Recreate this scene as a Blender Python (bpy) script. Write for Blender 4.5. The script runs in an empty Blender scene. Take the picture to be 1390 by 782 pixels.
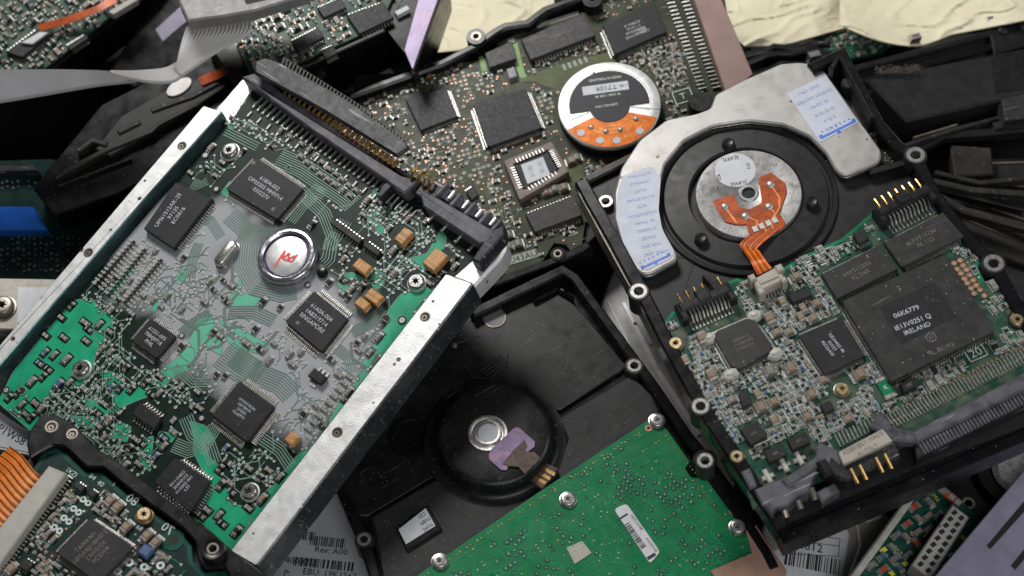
import bpy, math, random
from mathutils import Vector, Matrix
rnd = random.Random(7)
scene = bpy.context.scene
C = scene.collection
scene.unit_settings.system = 'METRIC'
scene.unit_settings.scale_length = 0.01      # one unit is one centimetre

# ------------------------------------------------------------------ camera
PW, PH = 1390.0, 782.0
HF, TILT = math.radians(36), math.radians(32)
KW = 2*math.tan(HF/2)
DIST = 32/KW
ROT = Matrix.Rotation(TILT, 3, 'X')
CAM = Vector((0, 0, 5.5)) + ROT @ Vector((0, 0, DIST))
cd = bpy.data.cameras.new('camera'); cam = bpy.data.objects.new('camera', cd); C.objects.link(cam)
cam.location = CAM; cam.rotation_euler = (TILT, 0, 0)
cd.sensor_width = 36; cd.lens = 18/math.tan(HF/2); cd.clip_start = 1; cd.clip_end = 500
cd.dof.use_dof = True; cd.dof.focus_distance = DIST-1.2; cd.dof.aperture_fstop = 0.135
scene.camera = cam

# ------------------------------------------------------------------ light
w = bpy.data.worlds.new('World'); scene.world = w; w.use_nodes = True
bg = w.node_tree.nodes['Background']; bg.inputs[0].default_value = (0.9, 0.94, 1, 1); bg.inputs[1].default_value = 0.055
def area(name, loc, tgt, sx, sy, power, col=(1, 1, 1)):
    l = bpy.data.lights.new(name, 'AREA'); l.shape = 'RECTANGLE'; l.size = sx; l.size_y = sy; l.energy = power; l.color = col
    o = bpy.data.objects.new(name, l); C.objects.link(o); o.location = loc
    d = Vector(tgt)-Vector(loc); o.rotation_euler = d.to_track_quat('-Z', 'Y').to_euler()
area('softbox_lamp', (-20, 42, 52), (-1, 0, 4), 23, 15, 40000, (1, 0.985, 0.96))
area('front_fill_lamp', (12, -46, 46), (2, -2, 4), 34, 26, 11500, (1, 0.99, 0.98))
area('right_fill_lamp', (48, 0, 46), (4, 0, 4), 28, 28, 8000, (0.96, 0.98, 1))
scene.view_settings.view_transform = 'Standard'; scene.view_settings.look = 'None'
scene.view_settings.exposure = 0.0; scene.view_settings.gamma = 1
try: scene.view_settings.use_curve_mapping = False
except Exception: pass

# ------------------------------------------------------------------ materials
M = {}
def PM(name, col, rough=0.5, metal=0.0, var=0.15, scale=3.0, bump=0.0, bscale=40.0, specks=None, scratch=None, coat=0.0, rvar=0.1, spec=0.5, blot=None):
    m = bpy.data.materials.new(name); m.use_nodes = True; nt = m.node_tree; N = nt.nodes; L = nt.links
    b = N['Principled BSDF']; tc = N.new('ShaderNodeTexCoord')
    def noise(s, d=4, dist=0.0, st=None):
        n = N.new('ShaderNodeTexNoise'); n.inputs['Scale'].default_value = s; n.inputs['Detail'].default_value = d; n.inputs['Distortion'].default_value = dist
        if st:
            mp = N.new('ShaderNodeMapping'); mp.inputs['Scale'].default_value = st[0]; mp.inputs['Rotation'].default_value = (0, 0, st[1])
            L.new(tc.outputs['Object'], mp.inputs[0]); L.new(mp.outputs[0], n.inputs[0])
        else: L.new(tc.outputs['Object'], n.inputs[0])
        return n
    def ramp(src, a, c):
        r = N.new('ShaderNodeMapRange'); r.inputs[1].default_value = a; r.inputs[2].default_value = c; L.new(src, r.inputs[0]); return r.outputs[0]
    def mix(f, a, c):
        x = N.new('ShaderNodeMix'); x.data_type = 'RGBA'
        if f is None: x.inputs[0].default_value = 1
        else: L.new(f, x.inputs[0])
        for v, i in ((a, 6), (c, 7)):
            if isinstance(v, tuple): x.inputs[i].default_value = v[:3]+(1,)
            else: L.new(v, x.inputs[i])
        return x.outputs[2]
    n1 = noise(scale, 6)
    lo = tuple(max(0, c*(1-var)) for c in col); hi = tuple(min(1, c*(1+var)) for c in col)
    c = mix(ramp(n1.outputs[0], 0.3, 0.7), lo, hi)
    rgh = None
    if blot:
        bc, s, a0, a1, amt = blot
        r = ramp(noise(s, 8, 1.0).outputs[0], a0, a1)
        mu = N.new('ShaderNodeMath'); mu.operation = 'MULTIPLY'; mu.inputs[1].default_value = amt; L.new(r, mu.inputs[0])
        c = mix(mu.outputs[0], c, bc)
    if specks:
        sc, s, th = specks
        vo = N.new('ShaderNodeTexVoronoi'); vo.inputs['Scale'].default_value = s; L.new(tc.outputs['Object'], vo.inputs['Vector'])
        sx = N.new('ShaderNodeSeparateColor'); L.new(vo.outputs['Color'], sx.inputs[0])
        pw = N.new('ShaderNodeMath'); pw.operation = 'POWER'; pw.inputs[1].default_value = 4; L.new(sx.outputs[0], pw.inputs[0])
        rd = N.new('ShaderNodeMath'); rd.operation = 'MULTIPLY'; rd.inputs[1].default_value = th; L.new(pw.outputs[0], rd.inputs[0])
        lt = N.new('ShaderNodeMath'); lt.operation = 'LESS_THAN'; L.new(vo.outputs['Distance'], lt.inputs[0]); L.new(rd.outputs[0], lt.inputs[1])
        c = mix(lt.outputs[0], c, sc)
    if scratch:
        sc, th, ang = scratch
        for a, s in ((ang, 3.0), (ang+1.2, 4.0)):
            r = ramp(noise(s, 3, 0.3, ((0.15, 3.0, 1), a)).outputs[0], th, th+0.02)
            c = mix(r, c, sc)
    L.new(c, b.inputs['Base Color'])
    b.inputs['Metallic'].default_value = metal
    rr = N.new('ShaderNodeMapRange'); rr.inputs[1].default_value = 0.25; rr.inputs[2].default_value = 0.75
    rr.inputs[3].default_value = max(0.02, rough-rvar); rr.inputs[4].default_value = min(1, rough+rvar)
    L.new(noise(scale*2.3, 5).outputs[0], rr.inputs[0]); L.new(rr.outputs[0], b.inputs['Roughness'])
    b.inputs['Specular IOR Level'].default_value = spec
    if coat: b.inputs['Coat Weight'].default_value = coat; b.inputs['Coat Roughness'].default_value = 0.15
    if bump:
        bm = N.new('ShaderNodeBump'); bm.inputs['Strength'].default_value = bump; bm.inputs['Distance'].default_value = 0.02
        L.new(noise(bscale, 4).outputs[0], bm.inputs['Height']); L.new(bm.outputs[0], b.inputs['Normal'])
    M[name] = m; return m

def film(name, col, sheen_col, rough, sheen_ell, amt=0.9, metal=0.0, spec=0.5):  # the film is grey reflected sheen painted into the colour
    """material with a greyish film, a light reflection painted into the colour as a patch, laid out in the board's own coordinates"""
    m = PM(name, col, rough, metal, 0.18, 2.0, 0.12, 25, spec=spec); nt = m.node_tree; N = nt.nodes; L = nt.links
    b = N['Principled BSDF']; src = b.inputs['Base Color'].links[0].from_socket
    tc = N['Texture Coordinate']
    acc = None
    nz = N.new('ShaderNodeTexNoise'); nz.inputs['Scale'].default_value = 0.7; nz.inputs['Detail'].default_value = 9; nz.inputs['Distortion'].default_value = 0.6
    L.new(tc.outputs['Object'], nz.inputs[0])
    for (cx, cy, rx, ry, ang) in sheen_ell:
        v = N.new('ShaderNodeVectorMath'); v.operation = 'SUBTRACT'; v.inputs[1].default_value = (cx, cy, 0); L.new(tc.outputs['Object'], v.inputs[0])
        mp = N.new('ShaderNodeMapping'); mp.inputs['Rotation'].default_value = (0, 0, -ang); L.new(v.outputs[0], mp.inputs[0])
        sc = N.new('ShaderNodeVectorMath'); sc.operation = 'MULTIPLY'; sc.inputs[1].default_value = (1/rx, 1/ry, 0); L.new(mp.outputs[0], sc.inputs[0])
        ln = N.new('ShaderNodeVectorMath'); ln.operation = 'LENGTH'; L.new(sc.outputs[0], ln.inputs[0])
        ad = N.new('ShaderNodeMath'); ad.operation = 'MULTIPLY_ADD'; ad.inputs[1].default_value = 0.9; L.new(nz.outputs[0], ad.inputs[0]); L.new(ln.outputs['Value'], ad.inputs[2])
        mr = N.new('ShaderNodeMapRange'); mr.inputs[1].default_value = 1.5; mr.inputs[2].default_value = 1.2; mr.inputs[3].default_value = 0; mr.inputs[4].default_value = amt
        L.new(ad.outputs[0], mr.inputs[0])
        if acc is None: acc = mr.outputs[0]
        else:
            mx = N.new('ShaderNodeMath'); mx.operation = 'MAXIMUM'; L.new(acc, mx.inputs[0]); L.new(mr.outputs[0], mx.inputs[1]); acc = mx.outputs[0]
    x = N.new('ShaderNodeMix'); x.data_type = 'RGBA'; L.new(acc, x.inputs[0]); L.new(src, x.inputs[6]); x.inputs[7].default_value = sheen_col+(1,)
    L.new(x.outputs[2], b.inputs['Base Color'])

W = (0.75, 0.75, 0.72)
PM('black_plastic', (0.012, 0.012, 0.013), 0.40, 0, 0.3, 2, 0.10, 30, specks=((0.2, 0.19, 0.17), 12, 0.14), rvar=0.12, spec=0.33)
PM('black_cast', (0.019, 0.019, 0.020), 0.42, 0, 0.2, 1.5, 0.14, 45, specks=((0.22, 0.21, 0.2), 12, 0.14), spec=0.32, blot=((0.034, 0.032, 0.03), 0.6, 0.5, 0.8, 0.5))
PM('black_gloss', (0.005, 0.005, 0.006), 0.28, 0, 0.3, 1, 0.05, 14, specks=((0.28, 0.27, 0.25), 11, 0.17), spec=0.36, rvar=0.08, blot=((0.013, 0.013, 0.013), 0.5, 0.5, 0.8, 0.5))
PM('black_dusty', (0.022, 0.021, 0.02), 0.5, 0, 0.3, 1.5, 0.2, 30, specks=((0.2, 0.18, 0.15), 8, 0.3), spec=0.3, blot=((0.05, 0.045, 0.038), 0.9, 0.5, 0.75, 0.7))
PM('chip', (0.022, 0.022, 0.024), 0.48, 0, 0.15, 4, 0.10, 90, specks=((0.14, 0.14, 0.14), 9, 0.2), blot=((0.036, 0.036, 0.038), 1.2, 0.5, 0.85, 0.6), spec=0.22)
PM('chip_worn', (0.030, 0.029, 0.029), 0.46, 0, 0.2, 3, 0.12, 60, specks=((0.2, 0.19, 0.18), 8, 0.24), blot=((0.06, 0.06, 0.06), 1.3, 0.5, 0.8, 0.6), scratch=((0.13, 0.13, 0.13), 0.71, 0.4), spec=0.3)
PM('print', (0.50, 0.51, 0.54), 0.6, 0, 0.3, 20, spec=0.2)
PM('print_faint', (0.16, 0.15, 0.13), 0.6, 0, 0.5, 9, spec=0.2)
PM('tin', (0.64, 0.62, 0.58), 0.38, 1, 0.25, 9)
PM('solder', (0.42, 0.41, 0.385), 0.45, 0.7, 0.35, 30)
PM('via_ring', (0.52, 0.53, 0.50), 0.5, 0.3, 0.2, 12)
PM('steel', (0.52, 0.51, 0.49), 0.3, 1, 0.2, 4, 0.15, 40, blot=((0.28, 0.26, 0.24), 5.0, 0.5, 0.7, 0.7))
PM('dark_hole', (0.006, 0.006, 0.006), 0.7)
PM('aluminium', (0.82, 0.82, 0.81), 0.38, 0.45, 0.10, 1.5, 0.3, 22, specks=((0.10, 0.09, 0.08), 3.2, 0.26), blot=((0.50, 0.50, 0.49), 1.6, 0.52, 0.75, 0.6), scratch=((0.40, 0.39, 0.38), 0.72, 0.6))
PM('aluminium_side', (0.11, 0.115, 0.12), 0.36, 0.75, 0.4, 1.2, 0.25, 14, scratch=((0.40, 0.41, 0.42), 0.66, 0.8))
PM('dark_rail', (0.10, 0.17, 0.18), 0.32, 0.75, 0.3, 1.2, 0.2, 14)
PM('plate', (0.42, 0.405, 0.39), 0.45, 0.55, 0.1, 1.0, 0.15, 30, specks=((0.2, 0.14, 0.11), 3, 0.2), blot=((0.28, 0.24, 0.21), 1.6, 0.53, 0.75, 0.55))
PM('hub_metal', (0.34, 0.335, 0.33), 0.4, 0.6, 0.2, 2.0, 0.2, 20, specks=((0.10, 0.08, 0.08), 6, 0.25), blot=((0.20, 0.19, 0.18), 2.6, 0.46, 0.66, 0.75))
PM('flex', (0.40, 0.07, 0.012), 0.34, 0.1, 0.3, 3, 0.1, 10, coat=0.2, blot=((0.20, 0.045, 0.015), 2.5, 0.5, 0.7, 0.7))
PM('flex_bright', (0.80, 0.20, 0.02), 0.28, 0.1, 0.2, 3, 0.1, 10, coat=0.4)
PM('flex_trace', (0.88, 0.36, 0.12), 0.25, 0.2, 0.2, 3, coat=0.4)
PM('flex_dark', (0.10, 0.03, 0.01), 0.4, 0.1, 0.2, 3)
PM('plug', (0.13, 0.13, 0.132), 0.4, 0, 0.15, 2, 0.1, 20)
PM('brown_flex', (0.075, 0.045, 0.035), 0.35, 0, 0.3, 3, 0.1, 20)
PM('boss_metal', (0.46, 0.45, 0.435), 0.34, 0.8, 0.15, 6, 0.2, 30, blot=((0.42, 0.40, 0.38), 4.0, 0.5, 0.7, 0.6))
PM('black_cover', (0.0075, 0.0075, 0.008), 0.36, 0, 0.3, 1.2, 0.12, 50, specks=((0.26, 0.25, 0.23), 15, 0.2), spec=0.36, rvar=0.1, blot=((0.022, 0.021, 0.02), 1.3, 0.5, 0.8, 0.6), scratch=((0.05, 0.05, 0.05), 0.7, 0.5))
PM('cover_cast', (0.019, 0.019, 0.020), 0.42, 0, 0.2, 1.2, 0.14, 50, specks=((0.25, 0.24, 0.22), 14, 0.2), spec=0.32, blot=((0.038, 0.036, 0.033), 1.1, 0.5, 0.8, 0.6), scratch=((0.07, 0.07, 0.07), 0.7, 0.5))
PM('gold', (0.85, 0.55, 0.20), 0.28, 1, 0.15, 5)
PM('brass', (0.60, 0.47, 0.28), 0.35, 0.9, 0.2, 6, 0.2, 30)
PM('copper', (0.66, 0.33, 0.19), 0.35, 0.8, 0.25, 8)
PM('copper_pad', (0.55, 0.27, 0.17), 0.4, 0.6, 0.2, 8)
PM('tantalum', (0.50, 0.25, 0.075), 0.45, 0, 0.22, 5, 0.1, 20, scratch=((0.30, 0.14, 0.04), 0.6, 0.0))
PM('silk', (0.50, 0.58, 0.56), 0.6, 0, 0.3, 20)
PM('silk_yellow', (0.62, 0.60, 0.06), 0.6, 0, 0.2, 20)
PM('silk_faint', (0.30, 0.33, 0.29), 0.6, 0, 0.2, 20)
PM('cap_tan', (0.25, 0.18, 0.125), 0.45, 0, 0.25, 6)
PM('cap_grey', (0.22, 0.205, 0.185), 0.45, 0, 0.25, 6)
PM('res_black', (0.02, 0.02, 0.022), 0.35, 0, 0.3, 6, spec=0.3)
PM('cap_blue', (0.06, 0.11, 0.22), 0.4, 0, 0.2, 6)
PM('cap_violet', (0.16, 0.15, 0.19), 0.4, 0, 0.2, 6)
PM('body_red', (0.45, 0.06, 0.03), 0.3, 0, 0.2, 6)
PM('socket', (0.16, 0.115, 0.105), 0.5, 0, 0.2, 3, 0.2, 40)
PM('paper', (0.54, 0.55, 0.58), 0.6, 0, 0.06, 3, 0.1, 20, blot=((0.42, 0.41, 0.39), 2.0, 0.55, 0.8, 0.4))
PM('paper_blue', (0.50, 0.53, 0.61), 0.55, 0, 0.08, 2, 0.1, 20, blot=((0.44, 0.42, 0.41), 1.5, 0.56, 0.8, 0.6))
PM('ink_blue', (0.08, 0.18, 0.60), 0.6)
PM('ink_blue_faint', (0.20, 0.25, 0.50), 0.6, 0, 0.3, 12)
PM('ink_black', (0.02, 0.02, 0.025), 0.6)
PM('ink_red', (0.75, 0.06, 0.05), 0.5)
PM('label_silver', (0.55, 0.56, 0.58), 0.4, 0.3, 0.1, 1, 0.05, 12)
PM('label_dark', (0.035, 0.035, 0.04), 0.42, 0, 0.1, 3, 0.1, 30, spec=0.25)
PM('motor_face', (0.92, 0.91, 0.92), 0.32, 0.7, 0.04, 1.5, 0.05, 8)
PM('motor_ring', (0.60, 0.59, 0.62), 0.25, 0.95, 0.2, 3, 0.2, 12)
PM('violet_ring', (0.10, 0.09, 0.17), 0.25, 0.7, 0.2, 3)
PM('grey_plastic', (0.095, 0.092, 0.108), 0.5, 0, 0.25, 2, 0.25, 26, specks=((0.25, 0.25, 0.25), 12, 0.16), spec=0.35, blot=((0.02, 0.02, 0.024), 1.4, 0.50, 0.68, 0.75), scratch=((0.22, 0.22, 0.25), 0.66, 0.3))
PM('dark_grey_plastic', (0.020, 0.020, 0.024), 0.45, 0, 0.35, 1.6, 0.25, 18, specks=((0.25, 0.25, 0.25), 12, 0.16), spec=0.35, blot=((0.07, 0.07, 0.075), 1.2, 0.52, 0.72, 0.7), scratch=((0.25, 0.25, 0.27), 0.68, 0.2))
PM('dome_patch', (0.24, 0.17, 0.29), 0.3, 0.1, 0.2, 2.5, 0.1, 12, coat=0.2, blot=((0.42, 0.24, 0.31), 1.5, 0.55, 0.7, 0.7))
PM('violet_plastic', (0.235, 0.22, 0.30), 0.42, 0.1, 0.15, 2, 0.2, 30)
PM('violet_film', (0.40, 0.32, 0.50), 0.35, 0.1, 0.2, 1.5, 0.2, 12, coat=0.1, blot=((0.52, 0.34, 0.46), 1.2, 0.5, 0.7, 0.7))
PM('beige', (0.38, 0.35, 0.30), 0.5, 0, 0.12, 3, 0.2, 30, blot=((0.25, 0.2, 0.17), 2, 0.55, 0.75, 0.5))
PM('grey_beige', (0.36, 0.35, 0.31), 0.5, 0, 0.1, 3)
PM('glue', (0.46, 0.455, 0.41), 0.4, 0, 0.15, 4, 0.4, 12)
PM('tape', (0.27, 0.17, 0.15), 0.5, 0, 0.12, 1.2, 0.15, 20)
PM('kraft_tape', (0.27, 0.165, 0.12), 0.42, 0, 0.15, 1.4, 0.2, 9)
PM('ribbon', (0.64, 0.63, 0.62), 0.5, 0, 0.06, 1)
PM('ribbon_dark', (0.42, 0.415, 0.425), 0.5, 0, 0.06, 1)
PM('grey_connector', (0.22, 0.215, 0.205), 0.55, 0, 0.15, 2, 0.3, 20)
PM('yellow_plastic', (0.74, 0.69, 0.50), 0.6, 0, 0.06, 0.6, 0.15, 5.0, spec=0.3, blot=((0.62, 0.54, 0.42), 0.9, 0.56, 0.75, 0.5))
PM('clear_plastic', (0.45, 0.45, 0.43), 0.3, 0.1, 0.2, 2, 0.4, 5)
PM('blue_plastic', (0.02, 0.13, 0.55), 0.35, 0, 0.2, 2, spec=0.3)
PM('pcb_olive', (0.036, 0.044, 0.026), 0.42, 0, 0.3, 1.2, 0.15, 30, blot=((0.085, 0.08, 0.05), 0.9, 0.45, 0.8, 0.6), spec=0.18)
PM('pour_olive', (0.085, 0.10, 0.04), 0.4, 0, 0.25, 2, spec=0.18)
PM('pour_lime', (0.22, 0.36, 0.14), 0.45, 0, 0.15, 2, spec=0.18)
PM('pcb_dark_green', (0.005, 0.022, 0.018), 0.4, 0, 0.3, 2, 0.1, 30, spec=0.18)
PM('pour_dark_green', (0.012, 0.07, 0.05), 0.32, 0, 0.3, 2, spec=0.18)
PM('pcb_ibm', (0.016, 0.060, 0.042), 0.38, 0, 0.35, 3, 0.15, 30, blot=((0.17, 0.165, 0.12), 1.6, 0.42, 0.7, 0.6), spec=0.18)
PM('pour_ibm', (0.015, 0.17, 0.085), 0.35, 0, 0.2, 3, spec=0.18)
PM('pcb_green', (0.008, 0.150, 0.055), 0.36, 0, 0.14, 0.9, 0.06, 30, specks=((0.2, 0.4, 0.28), 9, 0.16), coat=0.1, blot=((0.03, 0.19, 0.09), 1.3, 0.5, 0.75, 0.5), spec=0.3)
PM('pcb_back', (0.01, 0.09, 0.06), 0.4, 0, 0.3, 2, spec=0.18)
PM('tarnished', (0.26, 0.23, 0.19), 0.42, 0.8, 0.3, 2, 0.2, 20)
PM('trace_olive', (0.12, 0.14, 0.07), 0.4, 0, 0.2, 4, spec=0.18)
PM('trace_green', (0.02, 0.22, 0.10), 0.4, 0, 0.2, 4, spec=0.18)
PM('fluff', (0.13, 0.115, 0.10), 0.9, 0, 0.3, 8)
PM('floor', (0.012, 0.012, 0.013), 0.6, 0, 0.3, 0.5, spec=0.1)

# ------------------------------------------------------------------ geometry helpers
def ray(u, v):
    return ROT @ Vector(((u-PW/2)/PW*KW, -(v-PH/2)/PW*KW, -1.0))
def offset(poly, d):
    n = len(poly); A = sum(poly[i][0]*poly[(i+1) % n][1]-poly[(i+1) % n][0]*poly[i][1] for i in range(n))
    s = 1 if A > 0 else -1; out = []
    for i in range(n):
        a, b, c = poly[i-1], poly[i], poly[(i+1) % n]
        e1 = (b[0]-a[0], b[1]-a[1]); e2 = (c[0]-b[0], c[1]-b[1])
        l1 = math.hypot(*e1) or 1e-6; l2 = math.hypot(*e2) or 1e-6
        n1 = (-e1[1]/l1*s, e1[0]/l1*s); n2 = (-e2[1]/l2*s, e2[0]/l2*s)
        k = 1+n1[0]*n2[0]+n1[1]*n2[1]; k = max(k, 0.35)
        out.append((b[0]+(n1[0]+n2[0])/k*d, b[1]+(n1[1]+n2[1])/k*d))
    return out
def rounded(poly, r, seg=4):
    out = []; n = len(poly)
    for i in range(n):
        a, b, c = Vector(poly[i-1]), Vector(poly[i]), Vector(poly[(i+1) % n])
        l = min(r, (a-b).length*0.45, (c-b).length*0.45)
        p, q = b+(a-b).normalized()*l, b+(c-b).normalized()*l
        for k in range(seg+1):
            t = k/seg; out.append(tuple((p*(1-t)+b*t)*(1-t)+(b*(1-t)+q*t)*t))
    return out
def inside(p, poly):
    x, y = p; r = False; n = len(poly)
    for i in range(n):
        x1, y1 = poly[i]; x2, y2 = poly[i-1]
        if (y1 > y) != (y2 > y) and x < (x2-x1)*(y-y1)/(y2-y1)+x1: r = not r
    return r
TXT = {}
def text_mesh(s):
    if s not in TXT:
        cu = bpy.data.curves.new('lettering', 'FONT'); cu.body = s; cu.size = 1; cu.resolution_u = 2
        o = bpy.data.objects.new('lettering', cu); me = bpy.data.meshes.new_from_object(o)
        V = [v.co.copy() for v in me.vertices]; Fc = [tuple(p.vertices) for p in me.polygons]
        x0 = min([v.x for v in V] or [0]); x1 = max([v.x for v in V] or [0])
        TXT[s] = ([(v.x-(x0+x1)/2, v.y-0.34) for v in V], Fc, x1-x0)
        bpy.data.objects.remove(o); bpy.data.curves.remove(cu); bpy.data.meshes.remove(me)
    return TXT[s]
def catmull(P, seg=5):
    out = []; n = len(P)
    for i in range(n-1):
        p0, p1, p2, p3 = P[max(i-1, 0)], P[i], P[i+1], P[min(i+2, n-1)]
        for k in range(seg):
            t = k/seg; out.append(tuple(.5*(2*b+(c-a)*t+(2*a-5*b+4*c-d)*t*t+(3*b-a-3*c+d)*t**3) for a, b, c, d in zip(p0, p1, p2, p3)))
    return out+[tuple(P[-1])]
class MB:
    def __init__(s): s.v = []; s.f = []; s.m = []; s.mats = []
    def mi(s, m):
        if m not in s.mats: s.mats.append(m)
        return s.mats.index(m)
    def add(s, vs, fs, m):
        b = len(s.v); k = s.mi(m); s.v += [tuple(x) for x in vs]
        for f in fs: s.f.append(tuple(i+b for i in f)); s.m.append(k)
    def prism(s, poly, z0, z1, m, bev=0.0, top=None):
        n = len(poly)
        if sum(poly[i][0]*poly[(i+1) % n][1]-poly[(i+1) % n][0]*poly[i][1] for i in range(n)) < 0: poly = poly[::-1]
        rings = [(poly, z0)]
        if bev: rings += [(poly, z1-bev), (offset(poly, bev), z1)]
        else: rings += [(poly, z1)]
        vs = [(x, y, z) for pl, z in rings for x, y in pl]; fs = []
        for r in range(len(rings)-1):
            for i in range(n):
                j = (i+1) % n; fs.append((r*n+i, r*n+j, (r+1)*n+j, (r+1)*n+i))
        s.add(vs, fs+[tuple(range(n-1, -1, -1))], m)
        b = len(s.v)-n; s.f.append(tuple(range(b, b+n))); s.m.append(s.mi(top or m))
    def ringprism(s, outer, inner, z0, z1, m, bev=0.0):
        """frame between two polygons with the same vertex count"""
        n = len(outer)
        o2 = offset(outer, bev) if bev else outer; i2 = offset(inner, -bev) if bev else inner
        L = [(outer, z0), (outer, z1-bev), (o2, z1), (i2, z1), (inner, z1-bev), (inner, z0)]
        vs = [(x, y, z) for pl, z in L for x, y in pl]; fs = []
        for r in range(len(L)-1):
            for i in range(n):
                j = (i+1) % n; fs.append((r*n+i, r*n+j, (r+1)*n+j, (r+1)*n+i))
        s.add(vs, fs, m)
    def sheet(s, poly, z, m):
        n = len(poly)
        if sum(poly[i][0]*poly[(i+1) % n][1]-poly[(i+1) % n][0]*poly[i][1] for i in range(n)) < 0: poly = poly[::-1]
        s.add([(x, y, z) for x, y in poly], [tuple(range(n))], m)
    def rect(s, cx, cy, sx, sy, ang=0):
        c, d = math.cos(ang), math.sin(ang)
        return [(cx+c*x-d*y, cy+d*x+c*y) for x, y in ((-sx/2, -sy/2), (sx/2, -sy/2), (sx/2, sy/2), (-sx/2, sy/2))]
    def box(s, cx, cy, sx, sy, z0, z1, m, ang=0, bev=0.0): s.prism(s.rect(cx, cy, sx, sy, ang), z0, z1, m, bev)
    def quad(s, cx, cy, sx, sy, z, m, ang=0): s.sheet(s.rect(cx, cy, sx, sy, ang), z, m)
    def circ(s, cx, cy, r, n=24, a0=0): return [(cx+r*math.cos(a0+2*math.pi*i/n), cy+r*math.sin(a0+2*math.pi*i/n)) for i in range(n)]
    def lathe(s, cx, cy, prof, m, n=32, close=True):
        vs = []; fs = []
        for r, z in prof: vs += [(x, y, z) for x, y in s.circ(cx, cy, max(r, 1e-4), n)]
        for k in range(len(prof)-1):
            for i in range(n):
                j = (i+1) % n; fs.append((k*n+i, k*n+j, (k+1)*n+j, (k+1)*n+i))
        if close: fs.append(tuple(range((len(prof)-1)*n, len(prof)*n)))
        s.add(vs, fs, m)
    def disc(s, cx, cy, r, z, m, n=20): s.sheet(s.circ(cx, cy, r, n), z, m)
    def ann(s, cx, cy, r0, r1, z, m, n=14):
        vs = [(x, y, z) for x, y in s.circ(cx, cy, r0, n)]+[(x, y, z) for x, y in s.circ(cx, cy, r1, n)]
        s.add(vs, [(i, n+i, n+(i+1) % n, (i+1) % n) for i in range(n)], m)
    def strip(s, path, w, z, m):
        P = [Vector(p[:2]) for p in path]; n = len(P)
        if n < 2: return
        L = []; R = []
        for i in range(n):
            d1 = (P[i]-P[i-1]).normalized() if i > 0 else (P[1]-P[0]).normalized()
            d2 = (P[i+1]-P[i]).normalized() if i < n-1 else d1
            t = (d1+d2); t = t.normalized() if t.length > 1e-4 else d1
            nn = Vector((-t.y, t.x)); k = max(0.5, abs(nn.dot(Vector((-d1.y, d1.x))))); o = nn*(w/2/k)
            L.append(P[i]+o); R.append(P[i]-o)
        s.add([(p.x, p.y, z) for p in L+R], [(n+i, n+i+1, i+1, i) for i in range(n-1)], m)
    def wall(s, path, w, z0, z1, m, bev=0.0):
        P = [Vector(p[:2]) for p in path]; n = len(P); L = []; R = []
        for i in range(n):
            d1 = (P[i]-P[i-1]).normalized() if i > 0 else (P[1]-P[0]).normalized()
            d2 = (P[i+1]-P[i]).normalized() if i < n-1 else d1
            t = (d1+d2).normalized(); nn = Vector((-t.y, t.x)); k = max(0.6, abs(nn.dot(Vector((-d1.y, d1.x))))); o = nn*(w/2/k)
            L.append(tuple(P[i]+o)); R.append(tuple(P[i]-o))
        s.prism(L+R[::-1], z0, z1, m, bev)
    def tube(s, pts, r, m, n=8, cap=True):
        P = [Vector(p) for p in pts]; vs = []; fs = []
        up = Vector((0, 0, 1))
        for i, p in enumerate(P):
            d = (P[min(i+1, len(P)-1)]-P[max(i-1, 0)]).normalized()
            a = d.cross(up) if abs(d.dot(up)) < 0.95 else d.cross(Vector((1, 0, 0))); a.normalize(); b = a.cross(d)
            rr = r[i] if isinstance(r, (list, tuple)) else r
            vs += [p+(a*math.cos(t)+b*math.sin(t))*rr for t in [2*math.pi*k/n for k in range(n)]]
        for i in range(len(P)-1):
            for k in range(n):
                j = (k+1) % n; fs.append((i*n+k, i*n+j, (i+1)*n+j, (i+1)*n+k))
        if cap: fs += [tuple(range(n)), tuple(range((len(P)-1)*n, len(P)*n))]
        s.add(vs, fs, m)
    def ribbon(s, pts, wd, th, m):
        """bent metal leg or band: pts list of 3-D points, wd half-width vector, th thickness"""
        P = [Vector(p) for p in pts]; wv = Vector(wd); n = len(P); vs = []
        for p in P: vs += [p-wv, p+wv, p+wv-Vector((0, 0, th)), p-wv-Vector((0, 0, th))]
        fs = []
        for i in range(n-1):
            for k in range(4):
                j = (k+1) % 4; fs.append((i*4+k, i*4+j, (i+1)*4+j, (i+1)*4+k))
        fs += [(0, 1, 2, 3), ((n-1)*4+3, (n-1)*4+2, (n-1)*4+1, (n-1)*4)]
        s.add(vs, fs, m)
    def text(s, body, cx, cy, h, ang, z, m, flip=False, maxw=None):
        V, Fc, wd = text_mesh(body); k = h/0.7; kx = k
        if maxw and wd*k > maxw: kx = maxw/wd
        c, d = math.cos(ang), math.sin(ang)
        s.add([(cx+c*x*kx*(-1 if flip else 1)-d*y*k, cy+d*x*kx*(-1 if flip else 1)+c*y*k, z) for x, y in V], Fc, m)
def tag(o, label=None, cat=None, group=None, kind=None):
    for k, x in (('label', label), ('category', cat), ('group', group), ('kind', kind)):
        if x: o[k] = x
def mesh_of(name, b, dz=0.0, sharp=35):
    me = bpy.data.meshes.new(name)
    me.from_pydata([(x, y, z+dz) for x, y, z in b.v], [], b.f)
    for m in b.mats: me.materials.append(M[m])
    me.polygons.foreach_set('material_index', b.m)
    me.shade_smooth(); me.set_sharp_from_angle(angle=math.radians(sharp)); me.update()
    return me
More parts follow.
